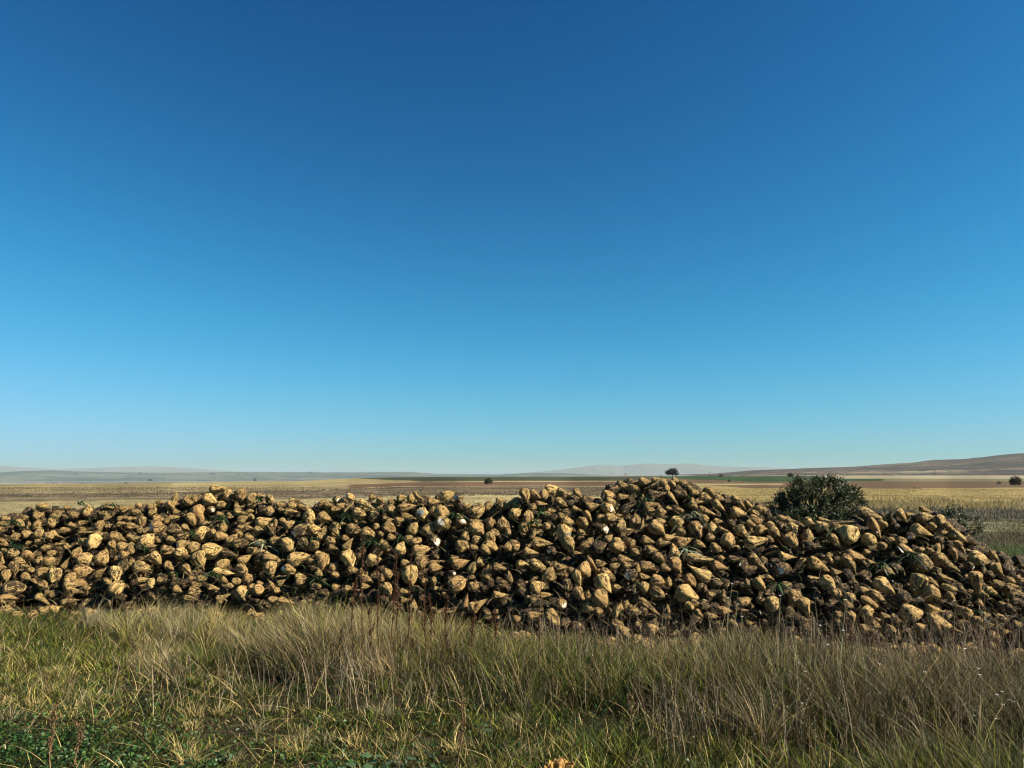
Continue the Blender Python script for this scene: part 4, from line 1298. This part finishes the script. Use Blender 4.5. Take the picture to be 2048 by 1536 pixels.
def tuft(px, py, where, i):
    rn = np.random.default_rng(500+i); y = front_y(px, py)-.10; c = ray(px, py)*y+np.array([0, 0, H]); n = int(rn.integers(9, 16)); big = px in (1384, 762)
    b = rn.normal(0, .015, (n, 3)); L = rn.uniform(.09, .17, n)*(1.7 if big else 1); g = np.array((.022, .042, .013)) if px not in (1384, 1372, 524) else np.array((.18, .21, .14))
    azi = rn.uniform(np.pi*.95, np.pi*2.05, n)
    V, Q, Cc = blades(b, L, rn.uniform(.3, .9, n), rn.uniform(.2, .8, n), azi, rn.uniform(.012, .030, n)*(.6 if big else 1), rn.uniform(-.5, .5, n), g*rn.uniform(.5, 1.9, (n, 1)), droop=rn.uniform(.2, 1.3, n), K=6)
    o = npmesh('beet_leaves', V, Q, LM, {'col': Cc}); o.location = c
    tag(o, ('wilted leaf tuft '+where.replace(',', ''))[:110], 'beet leaves', 'wilted leaf tufts lying in the heap')
for i, s in enumerate(SPOTS): tuft(*s, i)

# ------------------------------------------------------------ single weeds on the verge
def tube(pts, radii, k=5):
    pts = np.array(pts, float); V = []; Q = []
    for i, p in enumerate(pts):
        d = pts[min(i+1, len(pts)-1)]-pts[max(i-1, 0)]; d /= np.linalg.norm(d)+1e-9; a = np.cross(d, (0.31, 1, .17)); a /= np.linalg.norm(a); b = np.cross(d, a)
        for j in range(k): th = 2*math.pi*j/k; V.append(p+(a*math.cos(th)+b*math.sin(th))*radii[i])
    for i in range(len(pts)-1):
        for j in range(k): Q.append((i*k+j, i*k+(j+1) % k, (i+1)*k+(j+1) % k, (i+1)*k+j))
    return np.array(V), np.array(Q)
def join(parts):
    V = []; Q = []; n = 0
    for v, q in parts: V.append(v); Q.append(np.array(q)+n); n += len(v)
    return np.vstack(V), np.vstack(Q)
DOCKM = flat_mat('dock_stalk', (.060, .028, .015), .8, .1, 60); DOCKS = flat_mat('dock_seed', (.075, .034, .017), .85, .1, 90)
BRSTM = flat_mat('dry_brown_stalk', (.13, .08, .042), .85, .1, 60)
def dock(px, pyb, pyt, label, i, mats=(DOCKM, DOCKS), group='dry dock stalks standing before the heap', cat='dock stalk', name='dock_stalk', dense=1.0):
    rn = np.random.default_rng(700+i); b = gpt(px, pyb); ht = H+b[1]*ray(px, pyt)[2]; e = empty(name, b, label=label, cat=cat, group=group)
    lean = rn.normal(0, .04, 2); pts = [(lean[0]*ht*t*t+.01*math.sin(t*7+i), lean[1]*ht*t, ht*t) for t in np.linspace(0, 1, 9)]
    parts = [tube(pts, [.0055*(1-.65*t) for t in np.linspace(0, 1, 9)])]
    P = np.array(pts); seeds = []
    for k in range(int(9*dense)):
        t = rn.uniform(.35, .93); q = np.array([np.interp(t, np.linspace(0, 1, 9), P[:, a]) for a in range(3)]); a = rn.uniform(0, 6.28); Lb = rn.uniform(.03, .11)*(1.1-t)*1.8
        tip = q+np.array([math.cos(a)*Lb*.35, math.sin(a)*Lb*.35, Lb]); parts.append(tube([q, (q+tip)/2, tip], [.0022, .0018, .001], 3))
        for s in range(int(30*dense)): seeds.append(q+(tip-q)*rn.uniform(.1, 1)+rn.normal(0, .0055, 3))
    for s in range(int(150*dense)):
        t = rn.uniform(.33, 1.0); q = np.array([np.interp(t, np.linspace(0, 1, 9), P[:, a]) for a in range(3)]); m = .5+.5*math.sin(t*38+i); 
        if rn.random() < .35+.65*m: seeds.append(q+rn.normal(0, .010, 3)*np.array([1, 1, .6]))
    V, Q = join(parts); npmesh('stem', V, Q, mats[0], parent=e)
    s = np.array(seeds); n = len(s); V = np.repeat(s, 4, 0)+rn.normal(0, .0042, (n*4, 3)); npmesh('seed_head', V, np.concatenate([np.arange(n*4).reshape(-1, 4)]), mats[1], smooth=False, parent=e)
DK = [(721, 1350, 1072, 'tallest rust brown dock stalk, left of the dock group'), (703, 1330, 1150, 'leaning thin dock stalk left of the tallest one'), (757, 1335, 1092, 'tall thin dock stalk just right of the tallest one'), (783, 1340, 1125, 'dock stalk second right of the tallest one, thin top'), (792, 1325, 1098, 'slim dock stalk behind the middle of the group'), (814, 1345, 1092, 'upright dock stalk in the middle of the dock group'), (848, 1350, 1138, 'thick rust dock stalk right of the middle gap'), (893, 1345, 1188, 'dock stalk before a pale striped beet'), (943, 1370, 1200, 'rightmost full dock stalk of the group'), (990, 1350, 1222, 'short reddish dock stalk at the right end'), (862, 1330, 1185, 'short dock stalk right of the thick one'), (740, 1360, 1210, 'short dock stalk at the foot of the tallest')]
for i, (a, b, c, l) in enumerate(DK): dock(a, b, c, l.replace(',', ''), i)
for i, (a, b, c, l) in enumerate([(100, 1560, 1405, 'dry brown weed stalk before the dark ground cover, left corner'), (152, 1545, 1440, 'shorter brown weed stalk right of the left corner one'), (917, 1560, 1372, 'shaggy grey brown weed stalk at the bottom middle'), (1262, 1475, 1385, 'brown seed stalk beside the dark grass hollow'), (1980, 1400, 1190, 'dark branching seed stalk before the heap, far right'), (2010, 1410, 1235, 'dark seed stalk at the right edge of the photo'), (1700, 1390, 1180, 'grey branching dry weed standing before the right hollow'), (1750, 1400, 1225, 'small grey dry weed right of the branching one'), (1335, 1400, 1215, 'thin dry weed before the lying long beet'), (1075, 1400, 1150, 'tangled pale weed stalk before the middle of the heap')]):
    dock(a, b, c, l.replace(',', ''), 40+i, (BRSTM, BRSTM), 'dry brown weed stalks on the verge', 'weed stalk', 'weed_stalk', .7)
# thin flowering stems
STEMM = flat_mat('flower_stem', (.20, .18, .09), .8, .1, 50); PETM = flat_mat('flower_white', (.5, .5, .46), .7, .1, 50, .1)
FL = [(1454, 1380, 1168), (1463, 1385, 1208), (1444, 1372, 1195), (1471, 1392, 1233), (1548, 1400, 1192), (1581, 1440, 1328), (1590, 1440, 1344), (1593, 1455, 1377), (1578, 1470, 1405), (1732, 1440, 1328), (1925, 1450, 1338), (1928, 1465, 1352), (1969, 1475, 1385), (1976, 1480, 1400), (1981, 1490, 1402), (1962, 1495, 1408), (1955, 1500, 1390), (1912, 1510, 1433), (1954, 1520, 1440), (1900, 1430, 1298), (1620, 1430, 1250), (1633, 1440, 1288), (1674, 1436, 1200), (1668, 1440, 1262), (1590, 1450, 1425), (1820, 1460, 1345)]
for i, (px, pyb, pyt) in enumerate(FL):
    rn = np.random.default_rng(800+i); b = gpt(px+rn.uniform(-8, 8), pyb); ht = H+b[1]*ray(px, pyt)[2]; tx = (px-CXP)/F*b[1]-b[0]
    e = empty('wild_flower', b, label='white wild flower %s percent across, its head %s point %s percent down' % (word(px/20.48), word(pyt//15.36), word(pyt/1.536 % 10 // 1)), cat='wild flower', group='white wild flowers in the tall grass')
    pts = [(tx*t**1.5, .02*math.sin(3*t+i), ht*t) for t in np.linspace(0, 1, 6)]; V, Q = tube(pts, [.0022]*5+[.0012], 4); npmesh('stem', V, Q, STEMM, parent=e)
    top = np.array(pts[-1]); Vp = []; Qp = []
    for k in range(7):
        a = k*2*math.pi/7; d = np.array([math.cos(a), math.sin(a), .25]); s = np.array([-math.sin(a), math.cos(a), 0]); q = len(Vp)
        Vp += [top+d*.002, top+d*.007+s*.0045, top+d*.0125, top+d*.007-s*.0045]; Qp.append((q, q+1, q+2, q+3))
    npmesh('flower_head', np.array(Vp), np.array(Qp), PETM, parent=e, smooth=False)
# broad leaved weeds at the bottom edge
def broadleaf(px, py, n, size, label, i):
    rn = np.random.default_rng(850+i); b = gpt(px, py); e = empty('broadleaf_weed', b, label=label, cat='weed', group='broad leaved weeds at the road edge')
    for k in range(n):
        a = rn.uniform(0, 6.28); Lp = rn.uniform(.02, .07); hz = rn.uniform(.06, .13); c = np.array([math.cos(a)*Lp, math.sin(a)*Lp, hz]); d = np.array([math.cos(a), math.sin(a), rn.uniform(-.3, .3)]); d /= np.linalg.norm(d); s = np.cross(d, (0, 0, 1)); s /= np.linalg.norm(s); u = np.cross(s, d)
        V = [c+u*.006]; m = 15; sz = size*rn.uniform(.7, 1.2)
        for j in range(m+1):
            th = -2.6+5.2*j/m; r = sz*(.62+.38*math.cos(th*.5))*(1+.16*math.cos(th*5)); V.append(c+d*(r*math.cos(th)+sz*.45)+s*r*math.sin(th)+u*(.12*r*math.cos(th*5)+rn.normal(0, .001)))
        Q = [(0, j, j+1) for j in range(1, m+1)]; cc = np.array([(.04, .07, .03)])*rn.uniform(.6, 1.5)
        npmesh('leaf', np.array(V), np.array(Q), LM, {'col': np.repeat(cc, len(V), 0)}, parent=e)
    parts = [tube([(0, 0, 0), (rn.normal(0, .01), rn.normal(0, .01), .05), (rn.normal(0, .03), rn.normal(0, .03), .1)], [.002, .002, .001], 4) for k in range(3)]; V, Q = join(parts); npmesh('stem', V, Q, STEMM, parent=e)
broadleaf(728, 1560, 5, .030, 'grey green lobed weed left at the bottom edge', 0); broadleaf(712, 1578, 6, .028, 'darker lobed weed in front of the grey green one', 1); broadleaf(845, 1558, 5, .032, 'lobed weed right at the bottom edge, single broad leaf', 2)
broadleaf(966, 1486, 6, .020, 'small dark leafy weed in the grass at lower middle', 3); broadleaf(800, 1575, 5, .026, 'low lobed weed between the two larger ones', 4)
# the dead leaf at the bottom edge
def deadleaf():
    b = gpt(1112, 1560); V = []; C_ = []; rn = np.random.default_rng(9); nu, nv = 60, 44
    for i in range(nu):
        for j in range(nv):
            u = i/(nu-1)*2-1; v = j/(nv-1)*2-1; w = math.sqrt(max(0, 1-u*u))**.6*(1+.18*math.sin(u*11)+.1*math.sin(u*23+1))
            n = mnoise.noise(Vector((u*1.8, v*1.8, 4.2))); n2 = mnoise.noise(Vector((u*5, v*5, 1.2)))
            z = .07+.045*(1-v*v)-.02*abs(u)+n*.05+n2*.02-.035*abs(mnoise.noise(Vector((u*2.2, v*1.6, 8))))-.014*math.exp(-(v*5)**2)+.004*math.sin(u*16+abs(v)*9)
            V.append((u*.085+n*.02, v*w*.075+n2*.01, z*1.0)); C_.append(np.array((.34, .20, .055))*(.45+.8*(n2+.5)) if n2 > -.12 else np.array((.20, .10, .035)))
    Q = [(i*nv+j, i*nv+j+1, (i+1)*nv+j+1, (i+1)*nv+j) for i in range(nu-1) for j in range(nv-1)]
    o = npmesh('dead_leaf', np.array(V), np.array(Q), attr_mat('dead_leaf', 'col', .6, .25, .2), {'col': np.array(C_)}); o.location = b; o.rotation_euler = (.5, 0, .3)
    tag(o, 'crumpled golden brown dead leaf in the grass at the bottom edge', 'dead leaf')
deadleaf()

# ------------------------------------------------------------ shrubs and trees
BARK = flat_mat('bark', (.10, .075, .05), .9, .1, 14)
def crown_pts(lobes, n, rn, shell=.62, sprig=0.0):
    w = np.array([l[3]*l[4]*l[5] for l in lobes])**.7; w /= w.sum(); k = rn.choice(len(lobes), n, p=w); d = rn.normal(0, 1, (n, 3)); d /= np.linalg.norm(d, axis=1)[:, None]
    r = shell+(1-shell)*rn.random(n)**.7; bump = np.array([1+.22*mnoise.noise(Vector(q*2.3)+Vector((kk*5.1, 0, 0))) for q, kk in zip(d, k)])
    L = np.array(lobes); return L[k, :3]+d*L[k, 3:6]*(r*bump)[:, None]
def bush(name, label, cat, base, lobes, nclump, leaf, colA, colB, seed, trunk=.05, trunkh=None, group=None, per=12, spread=3.0, sprig=.35):
    rn = np.random.default_rng(seed); e = empty(name, base, label=label, cat=cat, group=group)
    c = crown_pts(lobes, nclump, rn); 
    keep = np.array([mnoise.noise(Vector(q*(2.6/max(l[3] for l in lobes)))+Vector((seed, 0, 0))) > -.28 for q in c]); c = c[keep]
    ctr = c.mean(0); dirn = c-ctr; dirn[:, 2] += .6*np.abs(dirn).max(); dirn /= np.linalg.norm(dirn, axis=1)[:, None]
    n = len(c)*per; ii = np.repeat(np.arange(len(c)), per); t = rn.random(n)[:, None]
    pts = c[ii]+dirn[ii]*t*leaf*spread*(1+sprig*rn.normal(0, 1, (n, 1)))+rn.normal(0, leaf*.55, (n, 3)); pts[:, 2] = np.maximum(pts[:, 2], .01)
    cc = np.where(rn.random((len(c), 1)) < .7, np.array([colA]), np.array([colB]))[ii]*rn.uniform(.55, 1.45, (n, 1))
    leafcards('crown', pts, leaf, cc, LM, up=.2, aspect=1.9, parent=e)
    parts = []; th = trunkh if trunkh else ctr[2]*.5
    parts.append(tube([(0, 0, -.05), (trunk*.3, 0, th*.5), (0, 0, th)], [trunk, trunk*.8, trunk*.65], 8))
    for l in lobes:
        for s in range(2):
            tip = np.array(l[:3])+rn.normal(0, .25, 3)*np.array(l[3:6]); m = np.array([0, 0, th])*.5+tip*.5+rn.normal(0, trunk, 3); parts.append(tube([(0, 0, th*rn.uniform(.5, 1)), m, tip], [trunk*.5, trunk*.32, trunk*.1], 5))
    V, Q = join(parts); npmesh('trunk', V, Q, BARK, parent=e); return e
sb = gpt(1632, 1075)
bush('shrub', 'dark evergreen shrub standing behind the right part of the heap', 'shrub', sb,
     [(random.Random(k).uniform(-1.1, 1.1), random.Random(k+50).uniform(-.3, .3), 0, .17, .17, .2) for k in range(0)]+[(-.75, 0, .55, .52, .55, .55), (-.25, .1, .75, .6, .6, .62), (-.2, 0, 1.25, .36, .4, .34), (.35, 0, .85, .55, .6, .62), (.42, .1, 1.22, .34, .4, .38), (.9, 0, .75, .40, .45, .52), (.88, .1, 1.08, .24, .3, .26), (-.62, 0, .95, .3, .4, .3), (0, -.2, .5, .9, .6, .5), (-1.08, 0, .62, .13, .13, .17), (-.9, 0, 1.0, .12, .12, .14), (-.52, 0, 1.3, .13, .13, .16), (-.3, 0, 1.44, .13, .12, .13), (.02, 0, 1.36, .11, .1, .16), (.5, 0, 1.42, .12, .12, .13), (.75, 0, 1.38, .11, .1, .14), (1.12, 0, 1.12, .12, .12, .17), (1.24, 0, .8, .12, .12, .16)], 2200, .032, (.024, .038, .010), (.088, .088, .038), 31, .06, per=20, spread=4.6)
bush('shrub', 'sparse olive bush behind the right shoulder of the heap', 'shrub', gpt(1915, 1105), [(-.15, 0, .5, .26, .25, .42), (.02, 0, .72, .22, .25, .30), (.34, 0, .55, .24, .2, .2), (-.25, 0, .25, .25, .2, .25)], 600, .026, (.03, .042, .012), (.075, .075, .028), 32, .02, per=9)
def bush_px(px, pyb, w, h, Y, label, seed, name='shrub', cat='shrub', colr=(.025, .035, .018), n=160, tr=False):
    b = np.array([(px-CXP)/F*Y, Y, 0.0]); b[2] = H-(pyb-HOR)/F*Y; W = w/F*Y; Hh = h/F*Y
    if tr: lob = [(0, 0, Hh*.66, W*.38, W*.38, Hh*.38), (-W*.30, 0, Hh*.52, W*.24, W*.24, Hh*.27), (W*.30, 0, Hh*.54, W*.24, W*.24, Hh*.27), (W*.12, 0, Hh*.8, W*.25, W*.25, Hh*.24)]
    else: lob = [(0, 0, Hh*.48, W*.36, W*.36, Hh*.48), (-W*.22, 0, Hh*.36, W*.27, W*.27, Hh*.36), (W*.22, 0, Hh*.38, W*.27, W*.27, Hh*.38)]
    return bush(name, label, cat, b, lob, n, W*.055, tuple(.65*c for c in colr), tuple(1.0*c for c in colr), seed, W*.035 if tr else W*.02, Hh*.4 if tr else Hh*.3, per=8)
bush_px(1342, 954, 21, 13.5, 320, 'lone round topped tree on the skyline behind the tall hump', 51, 'tree', 'tree', (.030, .033, .022), 500, True)
bush_px(977, 968, 15, 11, 128, 'small dark round shrub in the field left of centre', 52, n=300)
bush_px(1439, 956, 8, 7, 300, 'small dark tree on the green field edge right of the lone tree', 53, 'tree', 'tree', tr=True)
bush_px(1577, 954, 11, 8, 330, 'dark round tree on the far field above the leafy shrub', 54, 'tree', 'tree', n=300)
bush_px(1455, 963.5, 6, 4, 165, 'tiny bush on the brown field right of the tall hump', 55)
bush_px(2023, 970, 21, 16, 112, 'rusty brown bush on the golden field at the right edge', 56, colr=(.075, .055, .025), n=380)
bush_px(1990, 968.5, 8, 6, 118, 'small sparse bush left of the rusty brown one', 57, colr=(.07, .06, .035))
bush_px(1822, 977, 5, 3, 85, 'tiny dark tuft bush in the golden field', 58, colr=(.05, .04, .02), n=80)
bush_px(1320, 953.2, 4, 3, 330, 'tiny bush left of the lone tree', 59, n=60)
for i, (px, py, w, h) in enumerate([(1873, 921.5, 2.2, 2.4), (1882, 921, 1.8, 1.8), (1889, 921, 2.6, 2.6), (1900, 920.5, 2.6, 3.2), (1943, 917.6, 2.6, 3), (1950, 917.2, 3, 3.4), (1776, 929, 2.4, 2), (1913, 928, 3, 2.4), (1967, 924, 3, 2.4), (1998, 933, 4, 3), (1896, 931, 3, 2), (1950, 938.5, 5, 2)]):
    bush_px(px, py, w, h, 2290 if py < 922 else 1500, ['first from the left of the skyline trees on the right hill', 'second of the skyline trees on the right hill', 'third of the skyline trees on the right hill', 'fourth tallest of the left skyline group on the hill', 'fifth skyline tree, left of the last pair', 'last and highest skyline tree on the right hill', 'tree left of all others on the right hill skyline', 'dark bush on the hill slope below the fourth tree', 'dark bush on the upper right hill slope', 'bush on the lower slope at far right', 'bush low on the hill above the power pole', 'long bush at the hill foot far right'][i].replace(',', ''), 70+i, 'tree', 'tree', (.022, .03, .018), 40, i < 6)
VL = ['', '', 'first of three dark trees left of the white houses', '', '', 'dark tree between the white houses and the tiny sheds', 'lone dark tree just past the last tiny shed', 'low blue green tree clump at the near end of the valley', 'small dark tree on the far edge of the yellow field', 'small tree below the left ridge crest, first of the ridge trees', 'second ridge tree, small and round', 'third ridge tree, square topped', 'fourth ridge tree, wide and low', 'last wide ridge tree, left of centre', 'sixth ridge tree on the slope', 'ridge tree before the last, small', 'long low ridge tree between the fourth and the sixth']
for i, (px, py, w, h) in enumerate([(3, 972.5, 8, 4), (28, 972.5, 7, 3), (103, 969.5, 5, 3.5), (114, 968.8, 4.5, 3), (122, 968.8, 4, 3), (172, 968.5, 3.5, 3), (258, 968, 7, 3.5), (306, 962, 9, 4), (514, 962, 7, 4), (157, 950.2, 5, 3), (201, 949.2, 3.5, 3.2), (247, 949, 4, 4), (284, 949.3, 8, 3.5), (624, 946.8, 8, 2.5), (480, 951, 5, 3), (552, 948, 6, 2.6), (430, 949.5, 9, 2.4)]):
    bush_px(px, py, w, h, 127 if i < 2 else 1100 if i < 9 else 5600, VL[i].replace(',', '') if i not in (0, 1, 3, 4) else ['tree at the left edge of the yellow field', 'tree just right of the left edge one', '', 'middle tree of three by the white houses', 'tree touching the left white house'][i], 100+i, 'tree', 'tree', (.022, .028, .018), 60, i > 8)
# poles
POLEM = flat_mat('pole_wood', (.10, .085, .07), .9, .05, 3)
def pole(px, pyb, pyt, Y, label, i):
    b = np.array([(px-CXP)/F*Y, Y, H-(pyb-HOR)/F*Y]); h = (pyb-pyt)/F*Y; e = empty('utility_pole', b, label=label, cat='utility pole', group='utility poles crossing the plain'); r = Y*.0003
    V, Q = tube([(0, 0, 0), (0, 0, h*.5), (0, 0, h)], [r*1.2, r, r*.8], 8); npmesh('post', V, Q, POLEM, parent=e)
    V, Q = tube([(-h*.14, -r*1.6, h*.93), (0, -r*1.6, h*.935), (h*.14, -r*1.6, h*.93)], [r*.6]*3, 6); npmesh('crossarm', V, Q, POLEM, parent=e)
    parts = [tube([(x*h, -r*1.6, h*.93+r*.7), (x*h, -r*1.6, h*.97), (x*h, -r*1.6, h*.985)], [r*.35, r*.5, r*.2], 6) for x in (-.12, 0.02, .12)]; V, Q = join(parts); npmesh('insulators', V, Q, POLEM, parent=e)
pole(1863, 953.5, 940.5, 560, 'utility pole in front of the right hill', 0); pole(1417, 953, 945, 640, 'utility pole right of the lone tree', 1)
pole(1248, 953, 946, 700, 'left of two utility poles over the tall hump', 2); pole(1252, 953, 947, 720, 'right of two utility poles over the tall hump', 3)
# far farm buildings
WALLM = flat_mat('white_wall', (.5, .49, .46), .8, .1, .3, .05); ROOFM = flat_mat('tile_roof', (.38, .20, .13), .8, .1, .3); PANE = flat_mat('dark_window', (.05, .06, .07), .3, .5, .3)
def box(x0, x1, y0, y1, z0, z1):
    V = np.array([(x, y, z) for x in (x0, x1) for y in (y0, y1) for z in (z0, z1)], float); return V, np.array([(0, 1, 3, 2), (4, 6, 7, 5), (0, 4, 5, 1), (2, 3, 7, 6), (0, 2, 6, 4), (1, 5, 7, 3)])
def house(px, pyb, w, h, Y, label):
    b = np.array([(px-CXP)/F*Y, Y, H-(pyb-HOR)/F*Y]); W = w/F*Y; hh = h/F*Y; e = empty('farm_building', b, label=label, cat='farm building', group='white farm buildings in the valley')
    npmesh('wall', *box(-W/2, W/2, 0, W*.7, -1, hh*.72), WALLM, smooth=False, parent=e)
    V = np.array([(-W*.54, -.25, hh*.72), (W*.54, -.25, hh*.72), (W*.54, W*.7+.25, hh*.72), (-W*.54, W*.7+.25, hh*.72), (-W*.54, W*.35, hh), (W*.54, W*.35, hh)]); Q = np.array([(0, 1, 5, 4), (2, 3, 4, 5), (3, 0, 4, 4), (1, 2, 5, 5), (0, 3, 2, 1)])
    me = bpy.data.meshes.new('roof'); me.from_pydata(V.tolist(), [], [(0, 1, 5, 4), (2, 3, 4, 5), (3, 0, 4), (1, 2, 5), (0, 3, 2, 1)]); me.materials.append(ROOFM); o = bpy.data.objects.new('roof', me); col.objects.link(o); o.parent = e
    for x in (-.25, .2): npmesh('window', *box(W*x-.06*W, W*x+.06*W, -.08, -.02, hh*.25, hh*.52), PANE, smooth=False, parent=e)
for px, py, w, h, l in [(125, 968.3, 4.5, 2.6, 'white farm building beside the dark valley trees'), (145.5, 969.5, 3.6, 3.0, 'left house of the two close white houses'), (150.5, 969, 3, 2.4, 'right house of the two close white houses'), (190, 969.3, 2.6, 2, 'left of the pair of tiny white sheds'), (196.5, 968.8, 2.4, 1.8, 'right of the pair of tiny white sheds'), (217.5, 968.8, 1.8, 1.5, 'rightmost tiny white shed in the valley'), (129.5, 971, 1.8, 2, 'small white hut below the dark valley trees'), (172.5, 971.5, 1.6, 1.6, 'small white hut right of the two houses'), (144.5, 972, 1.6, 1.4, 'tiny hut below the two white houses')]:
    house(px, py, w, h, 1000, l)

# ------------------------------------------------------------ dry grass on the fields beyond
def strip(name, label, n, pxr, Yr, h, w, cols, seed, dens=None, cat='grass'):
    rn = np.random.default_rng(seed); px = rn.uniform(*pxr, n); Y = 1/rn.uniform(1/Yr[1], 1/Yr[0], n); X = (px-CXP)/F*Y
    cl = fbm(X*.9, Y*.6, seed); k = rn.random(n) < np.clip((cl-.30)*3, .05, 1); X, Y, cl = X[k], Y[k], cl[k]; n = len(X)
    cols = np.array(cols); c = cols[rn.integers(0, len(cols), n)]*rn.uniform(.6, 1.3, (n, 1))
    base = np.column_stack([X, Y, ground_z(X, Y)-.01]); sc = .5+1.1*cl
    V, Q, Cc = blades(base, h*sc*rn.uniform(.4, 1.2, n), rn.beta(2, 4, n)*.6, rn.beta(2, 3, n)*.6, rn.uniform(0, 6.28, n), w*Y/20*rn.uniform(.6, 1.3, n), rn.uniform(-.6, .6, n), c, K=3)
    tag(npmesh(name, V, Q, GM, {'col': Cc}), label, cat, kind='stuff')
ST, GS, GO, OL, BR, GN = (.24, .195, .10), (.12, .108, .07), (.27, .205, .07), (.08, .08, .03), (.07, .045, .024), (.045, .08, .018)
strip('meadow_grass', 'greyish dry meadow grass right behind the heap', 60000, (1480, 2250), (20, 33), .07, .010, [GS, GS, OL, OL], 201, cat='grass')
strip('reed_grass', 'pale feathery tall grass along the ditch on the right', 26000, (1380, 2250), (36, 46), .28, .011, [GO, ST, GO, GS], 202, cat='grass')
strip('stubble', 'golden stubble standing on the right hand field', 60000, (1380, 2250), (40, 88), .09, .008, [GO, GO, ST], 203, cat='stubble')
strip('stubble', 'pale yellow stubble standing behind the left of the heap', 60000, (-200, 1250), (17, 52), .09, .009, [ST, GO, ST, GS], 204, cat='stubble')
strip('dead_weeds', 'low brown dead weeds on the ground right behind the heap', 22000, (1800, 2250), (15.5, 22), .14, .009, [BR, BR, OL, GS], 205, cat='weeds')
strip('green_weeds', 'upright green weeds growing behind the right end of the heap', 22000, (1890, 2250), (10.2, 15.5), .34, .012, [GN, GN, GN, OL], 206, cat='weeds')
strip('scrub', 'dark dry scrub tufts across the middle field', 30000, (-200, 1350), (55, 100), .10, .012, [BR, GS, (.06, .05, .03), GS], 207, cat='scrub')
strip('ditch_weeds', 'dark and grey weeds in the ditch on the right', 26000, (1480, 2250), (29, 37), .16, .012, [(.06, .055, .035), GS, (.05, .05, .04), GS], 208, cat='weeds')
strip('grass_field', 'rough grass between the heap and the fields', 24000, (1400, 2250), (10.5, 21), .12, .010, [OL, BR, GS], 209, cat='grass')
strip('grass_field', 'rough grass beyond the right end of the heap', 26000, (2120, 3300), (7.2, 21), .14, .010, [OL, OL, GS, GN], 210, cat='grass')
strip('grass_field', 'thin grass behind the heap', 20000, (-500, 2100), (12.5, 19), .10, .010, [OL, GS, ST], 211, cat='grass')

# ------------------------------------------------------------ haze: one box of pale air
me = bpy.data.meshes.new('haze'); V, Q = box(-40000, 40000, -300, 25500, -130, 168); me.from_pydata(V.tolist(), [], [tuple(q) for q in Q.tolist()])
ho = bpy.data.objects.new('haze', me); col.objects.link(ho); ho['kind'] = 'stuff'; ho['label'] = 'pale thin air haze over the plain'; ho['category'] = 'haze'
hz = bpy.data.materials.new('haze'); hz.use_nodes = True; hn = hz.node_tree; hn.nodes.clear(); pv = hn.nodes.new('ShaderNodeVolumePrincipled'); pv.inputs['Density'].default_value = 0.72e-4; pv.inputs['Color'].default_value = (.43, .555, .585, 1); pv.inputs['Anisotropy'].default_value = .0
hon = hn.nodes.new('ShaderNodeOutputMaterial'); hn.links.new(pv.outputs[0], hon.inputs['Volume']); me.materials.append(hz)
